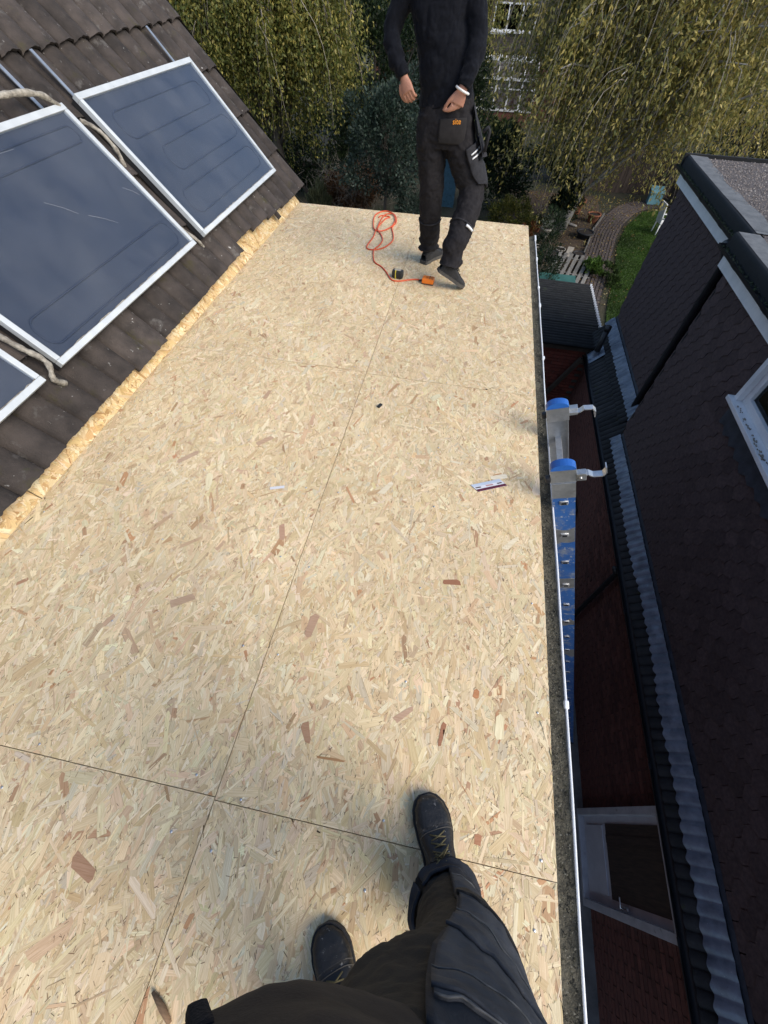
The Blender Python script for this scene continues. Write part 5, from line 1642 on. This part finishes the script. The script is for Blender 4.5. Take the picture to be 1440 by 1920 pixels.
ring = [rc + (e1 * math.cos(2 * math.pi * k / 28) + e2 * math.sin(2 * math.pi * k / 28)) * ra for k in range(29)]
b.tube(ring, .0065, 8, False)
tag(b.build('wristband', MATS['band_white'], man), 'white band round the right wrist')
# shoes
def shoe_mat(heel, toe, roll_=0):
    heel, toe = Vector(heel), Vector(toe)
    y = (toe - heel).normalized(); x = y.cross(Vector((0, 0, 1))).normalized(); z = x.cross(y)
    L_ = (toe - heel).length / .302
    x, y, z = x * L_, y * L_, z * L_
    return Matrix(((x.x, y.x, z.x, heel.x), (x.y, y.y, z.y, heel.y), (x.z, y.z, z.z, heel.z), (0, 0, 0, 1)))
shoe(man, shoe_mat((-.345, 3.815, .002), (-.215, 4.07, .002)), 'trainer')
shoe(man, shoe_mat((-.190, 3.405, .135), (.022, 3.475, .004)), 'trainer')

# ------------------------------------------------------------------ the photographer, seen from above
me_ = thing('person', 'photographer\'s own legs, boots and dark jacket at the bottom of the picture', 'person', (.1, -.3, 0))
dR = Vector((-.42, .907, 0))
shoe(me_, shoe_mat((.276, -.200, .002), (.146, .082, .002)), 'boot')
shoe(me_, shoe_mat((.082, -.505, .002), (-.086, -.265, .002)), 'boot')
def leg_wr(ph, amp=.006):
    def f(t, a):
        q = max(0, (t - .80) / .20)
        return amp * (math.sin(t * 30 + 2.2 * math.sin(a + ph)) * .5 + .5 * math.sin(t * 17 + 1.5 * math.sin(2 * a + ph))) + .010 * q * math.sin(q * 9 + 1.5 * math.sin(a + ph)) + .006 * q * q
    return f
GR = Limb([(.115, -.325, .98), (.120, -.298, .86), (.140, -.264, .72), (.192, -.226, .56), (.216, -.205, .42), (.228, -.190, .28), (.236, -.168, .165), (.230, -.150, .088)],
          [(.135, .130), (.172, .140), (.164, .126), (.114, .106), (.092, .098), (.086, .092), (.080, .084), (.082, .086)], wr=leg_wr(.4))
GL = Limb([(-.065, -.345, .98), (-.065, -.36, .86), (-.055, -.39, .72), (-.035, -.42, .56), (-.015, -.45, .42), (.0, -.47, .28), (.012, -.475, .165), (.015, -.470, .088)],
          [(.118, .130), (.120, .128), (.110, .112), (.096, .100), (.088, .092), (.084, .088), (.080, .084), (.082, .086)], wr=leg_wr(2.0))
GP = Limb([(.025, -.34, .80), (.025, -.335, .88), (.025, -.325, .98), (.025, -.315, 1.06)], [(.15, .13), (.185, .150), (.190, .155), (.190, .155)], sq=2.3)
b = MB(); GR.mesh(b, 80, 36); GL.mesh(b, 60, 30); GP.mesh(b, 12)
gt = fuse(b, 'trousers', MATS['work_brown'], me_, .006, 1, .010, .05)
# grey outer panel of the right leg with pocket, webbing and turned hem
FR = math.pi / 2 * 3
q = MB(); GR.patch(q, .10, .90, R(-98), R(62), .0075, .009, 100, 40, crease=.005); sp_ = q.build('side_panel', MATS['work_trouser'], gt)
b_ang = lambda d: R(d)
q = MB(); GR.patch(q, .14, .585, R(-95), R(24), .0125, .008, 80, 46, .0, crease=.0055); hp = q.build('holster_pocket', MATS['work_pocket'], gt)
q = MB(); GR.patch(q, .545, .610, R(-98), R(44), .0165, .007, 10, 50, .0, -.07, crease=.004); q.build('webbing_strap', MATS['webbing'], hp)
q = MB(); GR.patch(q, .355, .435, R(-97), R(34), .0175, .005, 16, 46, .003, -.09, crease=.006); q.build('pocket_flap', MATS['work_pocket'], hp)
q = MB(); GR.patch(q, .15, .215, R(-96), R(34), .0165, .005, 16, 46, .002, -.05, crease=.006); q.build('pocket_flap', MATS['work_pocket'], hp)
q = MB(); GR.patch(q, .625, .80, R(-97), R(8), .0120, .006, 40, 30, .0, .03, crease=.005); q.build('knee_pocket', MATS['work_pocket'], gt)
q = MB(); GR.patch(q, .885, .970, R(-150), R(200), .010, .007, 14, 70, .0, .0, crease=.007); q.build('turned_hem', MATS['work_trouser'], gt)
for (ta, aa, ab, sk, oo) in ((.440, -97, 34, -.09, .0190), (.219, -96, 34, -.05, .0180), (.803, -97, 8, .03, .0132), (.136, -95, 24, .0, .0140)):
    qs = MB(); GR.patch(qs, ta, ta + .0025, R(aa), R(ab), oo, .002, 1, 50, .0, sk, crease=.005); qs.build('stitching', MATS['trouser_stitch'], hp)
q = MB(); GL.patch(q, .885, .985, R(-150), R(200), .014, .006, 12, 60, .0, .0, crease=.008); q.build('turned_hem', MATS['work_trouser'], gt)
# jacket
JT = Limb([(.020, -.318, .90), (.014, -.300, 1.00), (.012, -.292, 1.09), (.012, -.305, 1.20), (.012, -.325, 1.32), (.005, -.34, 1.42), (.0, -.35, 1.49), (.0, -.35, 1.54)],
          [(.196, .146), (.205, .156), (.206, .155), (.205, .150), (.210, .150), (.205, .130), (.150, .10), (.075, .075)], sq=2.15,
          wr=lambda t, a: .006 * math.sin(t * 22 + 2.5 * math.sin(a * 1.5 + .6)) + .004 * math.sin(a * 7 + t * 9))
J1 = Limb([(-.185, -.345, 1.44), (-.25, -.37, 1.33), (-.285, -.39, 1.19), (-.225, -.33, 1.25), (-.15, -.24, 1.37), (-.10, -.175, 1.46)], [(.075, .075), (.066, .066), (.058, .056), (.052, .050), (.046, .044), (.040, .038)], hint=(0, 1, .3))
J2 = Limb([(.195, -.345, 1.44), (.26, -.37, 1.33), (.295, -.39, 1.19), (.235, -.33, 1.25), (.15, -.24, 1.37), (.10, -.175, 1.46)], [(.075, .075), (.066, .066), (.058, .056), (.052, .050), (.046, .044), (.040, .038)], hint=(0, 1, .3))
b = MB(); JT.mesh(b, 60, 44); J1.mesh(b, 40, 20); J2.mesh(b, 40, 20)
gj = fuse(b, 'jacket', MATS['jacket'], me_, .0065, 2, .020, .16, False)
q = MB(); q.box((-.122, -.178, 1.02), (.020, .016, .05), Matrix.Translation((-.122, -.178, 1.02)) @ Matrix.Rotation(R(28), 4, 'Y') @ Matrix.Rotation(R(20), 4, 'Z') @ Matrix.Translation((.122, .178, -1.02)), bev=.006)
q.build('pocket_edge', MATS['jumper'], gj)
head(me_, (0, -.36, 1.69), (0, 1, -.2))
for sg in (-1, 1):
    b = MB(); hand(b, (sg * .10, -.172, 1.462), (sg * .06, -.112, 1.52), None, (0, -.6, .8), (-sg, .2, 0), 1.0, .8)
    fuse(b, 'hand', MATS['skin'], me_, .004, 2)
# ------------------------------------------------------------------ ladder leaning against the gutter
mat('ladder_blue', (.030, .105, .30), (.022, .082, .25), 10, .5, .15, 120, spots=[(13, .53, (.17, .20, .25), .16), (46, .60, (.28, .30, .32), .06), (24, .63, (.36, .36, .35), .05)], bdist=.002)
mat('cap_blue', (.020, .12, .42), (.018, .10, .36), 12, .45, .2, 90, spots=[(16, .63, (.22, .26, .32), .1)])
LD = thing('ladder', 'aluminium ladder with blue end caps hooked beside the white gutter', 'ladder', (2.6, 1.6, GZ))
ldir = Vector((.357, 0, -.934)).normalized()        # down along the stile
lout = Vector((.934, 0, .357)).normalized()         # across the stile, away from the house
LTOP = Vector((.598, 0, .212))


def lad_mat(y, s=0.):         # local x across the ladder depth, y along -Y (towards us), z down the stile
    o = LTOP + ldir * s + Vector((0, y, 0))
    yv_ = Vector((0, 1, 0))
    return Matrix(((lout.x, 0, ldir.x, o.x), (lout.y, 1, ldir.y, o.y), (lout.z, 0, ldir.z, o.z), (0, 0, 0, 1)))
LLEN = 5.92
DEP = .105
for yi, (yc, sgn) in enumerate(((1.405, -1), (1.865, 1))):
    A = lad_mat(yc)
    b = MB()
    # channel section stile: web plus two flanges
    b.bx(-DEP / 2, DEP / 2, sgn * .002 - .002, sgn * .002 + .002, .0, LLEN, A)
    b.bx(-DEP / 2, -DEP / 2 + .004, -sgn * .001, -sgn * .026, .0005, LLEN, A)
    b.bx(DEP / 2 - .004, DEP / 2, -sgn * .001, -sgn * .026, .0005, LLEN, A)
    st = b.build('stile', MATS['ladder_blue'] if yi == 0 else MATS['alu'], LD)
    # bare sleeve at the head
    b = MB(); b.bx(-DEP / 2 - .003, DEP / 2 + .003, -.030 if sgn > 0 else -.006, .006 if sgn > 0 else .030, -.004, .085, A, bev=.002); b.build('sleeve', MATS['alu'], LD)
    b = MB(); b.bx(-DEP / 2 - .001, DEP / 2 + .001, -.0055, .0, .0855, .19, A @ Matrix.Translation((0, sgn * .006, 0))); b.build('wear_plate', MATS['alu'], LD)
    if yi == 0:                      # stretches where the blue has worn off the stile
        gw = random.Random(12)
        for (sa, sb) in ((.46, .60), (.99, 1.13), (1.62, 1.70), (2.2, 2.33)):
            P = [(-DEP / 2 + .001, sa + gw.uniform(-.02, .02)), (-.015, sa + gw.uniform(-.03, .03)), (.02, sa + gw.uniform(-.03, .03)), (DEP / 2 - .001, sa + gw.uniform(-.02, .02)),
                 (DEP / 2 - .001, sb + gw.uniform(-.02, .02)), (.018, sb + gw.uniform(-.03, .03)), (-.018, sb + gw.uniform(-.03, .03)), (-DEP / 2 + .001, sb + gw.uniform(-.02, .02))]
            b = MB(); b.prism([(x, z) for x, z in P], -.0048, -.0042, A @ Matrix(((1, 0, 0, 0), (0, 0, 1, 0), (0, 1, 0, 0), (0, 0, 0, 1)))); b.build('bare_patch', MATS['alu'], LD)
    # domed blue cap
    b = MB()
    P = []
    nS = 16
    for k in range(nS + 1):
        a = math.pi * k / nS
        P.append((-math.cos(a) * (DEP / 2 + .002), -.004 - math.sin(a) * .034))
    T = A @ Matrix(((1, 0, 0, 0), (0, 0, 1, 0), (0, 1, 0, 0), (0, 0, 0, 1)))
    b.prism(P, -.034 if sgn > 0 else -.010, .010 if sgn > 0 else .034, T)
    b.build('end_cap', MATS['cap_blue'], LD)
    # hook pointing away from the house and its bracket
    b = MB()
    hk = [(.045, .05), (.105, .045), (.125, .060), (.165, .060), (.178, .040), (.176, .008)] if sgn < 0 else [(.045, .04), (.105, .045), (.125, .030), (.165, .035), (.178, .055), (.176, .085)]
    for k in range(len(hk) - 1):
        (xa, za), (xb, zb) = hk[k], hk[k + 1]
        L_ = math.hypot(xb - xa, zb - za)
        T = A @ Matrix.Translation(((xa + xb) / 2, 0.012 * -sgn, (za + zb) / 2)) @ Matrix.Rotation(-math.atan2(zb - za, xb - xa), 4, 'Y')
        b.box((0, 0, 0), (L_ + .004, .034, .005), T)
    b.build('stay_hook', MATS['alu_bright'], LD)
    b = MB(); b.bx(DEP / 2 + .003, DEP / 2 + .045, -.012, .022, .028, .072, A, bev=.003); b.tube([A @ Vector((DEP / 2 + .02, -.02 * 1, .05)), A @ Vector((DEP / 2 + .02, .035, .05))], .006, 8)
    b.build('hook_bracket', MATS['alu'], LD)
    b = MB(); b.box((-DEP / 2 - .014, 0, .055), (.026, .030, .032), A, bev=.008); b.build('rubber_pad', MATS['black_plastic'], LD)
    b = MB(); b.box((0, 0, LLEN + .01), (DEP + .01, .04, .05), A, bev=.008); b.build('foot', MATS['black_plastic'], LD)
for k in range(20):
    s = .235 + k * .281
    if s > LLEN - .1: break
    A = lad_mat(0, s)
    b = MB()
    rect = [(-.015, -.010), (.015, -.010), (.015, .010), (-.015, .010)]
    T = A @ Matrix(((1, 0, 0, 0), (0, 0, 1, 0), (0, 1, 0, 0), (0, 0, 0, 1)))
    b.prism([(-.016, -.011), (.013, -.013), (.016, .009), (-.013, .012)], 1.3935, 1.872, T)
    b.build('rung', MATS['alu_bright'], LD)
    b = MB()
    fr = [(-.019, -.014), (.019, -.014), (.019, .014), (-.019, .014), (-.019, -.014)]
    b.tube([T @ Vector((x, z, 1.3985)) for x, z in fr], .0024, 5, False)
    b.build('rung_collar', MATS['alu_bright'], LD)
    b = MB(); b.prism([(-.012, -.008), (.012, -.008), (.012, .008), (-.012, .008)], 1.3925, 1.3945, T); b.build('rung_hole', MATS['black_plastic'], LD)

# ------------------------------------------------------------------ small things on the boards
mat('cord_orange', (.62, .095, .030), (.52, .075, .025), 15, .55)
mat('socket_orange', (.80, .20, .018), (.72, .17, .015), 12, .5)
mat('tape_black', (.022, .024, .022), (.015, .016, .015), 20, .6)
mat('tape_yellow', (.60, .52, .05), (.5, .43, .04), 20, .5)
cd = thing('extension_cord', 'orange extension cord coiled and trailing across the far boards', 'cord', (-.75, 4.3, 0))
def P2(px, py):     # a point of the boards seen at this place of the picture
    d = cr * ((px - 720) / 775.8) - cu * ((py - 960) / 775.8) + fw
    k = -1.6 / d.z
    q = CAMPOS + d * k
    return Vector((q.x, q.y, 0))
loops = [(710, 409), (716, 405), (731, 408), (722, 412), (706, 430), (700, 445), (688, 462), (691, 468), (705, 469), (722, 464), (736, 452), (737, 440), (735, 428), (743, 417), (740, 404), (726, 397), (712, 399), (702, 407), (700, 425), (705, 434),
         (720, 433), (735, 426), (741, 414), (736, 403), (722, 404), (712, 418), (708, 432), (715, 442), (717, 452), (710, 462), (701, 470), (700, 482), (703, 493), (715, 501), (724, 511), (730, 521), (737, 527), (750, 528), (765, 526), (780, 525), (792, 527)]
W_ = [P2(*p) for p in loops]
pts = [catmull(W_, k / 400) for k in range(401)]
# lift where the cord lies on itself
hs = []
for i, p in enumerate(pts):
    h = .0048
    for j in range(0, i - 14, 2):
        if (pts[j] - p).length < .018: h = max(h, .0135)
    hs.append(h)
hs = np.convolve(np.pad(np.array(hs), 6, mode='edge'), np.ones(13) / 13, mode='valid')
b = MB(); b.tube([(p.x, p.y, h) for p, h in zip(pts, hs)], .0056, 7)
b.build('cable', MATS['cord_orange'], cd)
sc0 = P2(800, 531); sx_ = (P2(818, 530) - P2(792, 526)); ang = math.atan2(sx_.y, sx_.x)
Ms_ = Matrix.Translation((sc0.x + .01, sc0.y, .0)) @ Matrix.Rotation(ang, 4, 'Z')
b = MB(); b.box((0, 0, .026), (.095, .062, .040), Ms_, bev=.008); sk = b.build('socket', MATS['socket_orange'], cd)
b = MB(); b.box((0, 0, .0045), (.093, .060, .009), Ms_, bev=.003); b.build('socket_base', MATS['tape_black'], sk)
b = MB()
for dx, dy, ww_, hh_ in ((-.012, 0, .016, .006), (.012, .012, .006, .014), (.012, -.012, .006, .014)): b.box((dx, dy, .0465), (ww_, hh_, .002), Ms_)
b.build('socket_hole', MATS['tape_black'], sk)
b = MB(); b.tube([Ms_ @ Vector((-.045, .0, .018)), Ms_ @ Vector((-.075, .002, .010))], [.009, .0065], 8); b.build('cable_grip', MATS['tape_black'], sk)
tp0 = P2(745, 522)
t = thing('tape_measure', 'black and yellow tape measure lying beside the orange cord', 'tape measure', tuple(tp0))
T = Matrix.Translation((tp0.x, tp0.y + .012, 0)) @ Matrix.Rotation(R(-8), 4, 'Z')
b = MB(); b.box((0, 0, .032), (.092, .055, .060), T, bev=.016); tb = b.build('case', MATS['tape_black'], t)
b = MB(); b.box((-.012, 0, .032), (.008, .057, .0625), T, bev=.003); b.build('stripe', MATS['tape_yellow'], t)
b = MB(); b.box((.0, .0, .0625), (.05, .03, .003), T, bev=.001); b.build('top_label', MATS['pale_pot'], t)
# paper leaflet card
mat('card_white', (.62, .62, .62), (.58, .58, .60), 20, .5)
mat('card_reflection', (.44, .50, .58), (.40, .46, .54), 20, .4)
mat('card_maroon', (.10, .012, .030), (.08, .010, .025), 20, .5)
mat('print_dark', (.06, .04, .04), (.05, .03, .03), 30, .6)
mat('print_red', (.35, .07, .05), (.3, .06, .05), 30, .6)
q1, q2, q3, q4 = P2(879, 910), P2(936, 899), P2(948, 911), P2(897, 923)
ex = ((q2 - q1) + (q3 - q4)) / 2; ey = ((q1 - q4) + (q2 - q3)) / 2
org = q4
cdm = Matrix(((ex.x, ey.x, 0, org.x), (ex.y, ey.y, 0, org.y), (0, 0, 1, 0), (0, 0, 0, 1)))
t = thing('card', 'printed white and maroon card with a painted pale blue reflection lying on the boards near the ladder', 'card', tuple((q1 + q3) / 2))
b = MB(); b.bx(0, 1, 0, 1, .0025, .0042, cdm); b.build('sheet', MATS['card_white'], t)
b = MB(); b.bx(.001, .999, .002, .30, .0043, .0046, cdm); b.build('card_band', MATS['card_maroon'], t)
b = MB(); b.bx(.001, .999, .66, .998, .0043, .0046, cdm); b.build('card_band', MATS['card_reflection'], t)  # pale blue-white reflection painted along the top of the card
b = MB(); b.bx(.04, .22, .44, .58, .0043, .0046, cdm); b.bx(.78, .94, .44, .58, .0043, .0046, cdm); b.build('print', MATS['print_dark'], t)
b = MB()
for k in range(7): b.bx(.40 + k * .035, .42 + k * .035, .42, .60, .0043, .0046, cdm)
b.build('print', MATS['print_red'], t)
# a dark offcut and splinters
p = P2(712, 762)
b = MB(); b.box((p.x, p.y, .006), (.018, .034, .010), rz=R(-25), bev=.003)
tag(b.build('offcut', MATS['tape_black']), 'tiny black plastic offcut on the boards left of the card', 'offcut')
mat('splinter_wood', (.22, .135, .075), (.13, .08, .045), 30, .9, stretch=(1, 8, 1))
a_, c_ = P2(288, 1858), P2(320, 1918)
b = MB(); b.tube([(a_.x, a_.y, .006), ((a_.x + c_.x) / 2 + .004, (a_.y + c_.y) / 2, .007), (c_.x, c_.y, .006)], [.004, .009, .006], 6)
tag(b.build('splinter', MATS['splinter_wood']), 'brown wood splinter by the photographer at the bottom edge', 'splinter')
p = P2(520, 915)
b = MB(); b.box((p.x, p.y, .0032), (.07, .016, .0012), rz=R(20))
tag(b.build('wood_shaving', MATS['card_white']), 'pale flat shaving lying on the middle of the boards', 'shaving')
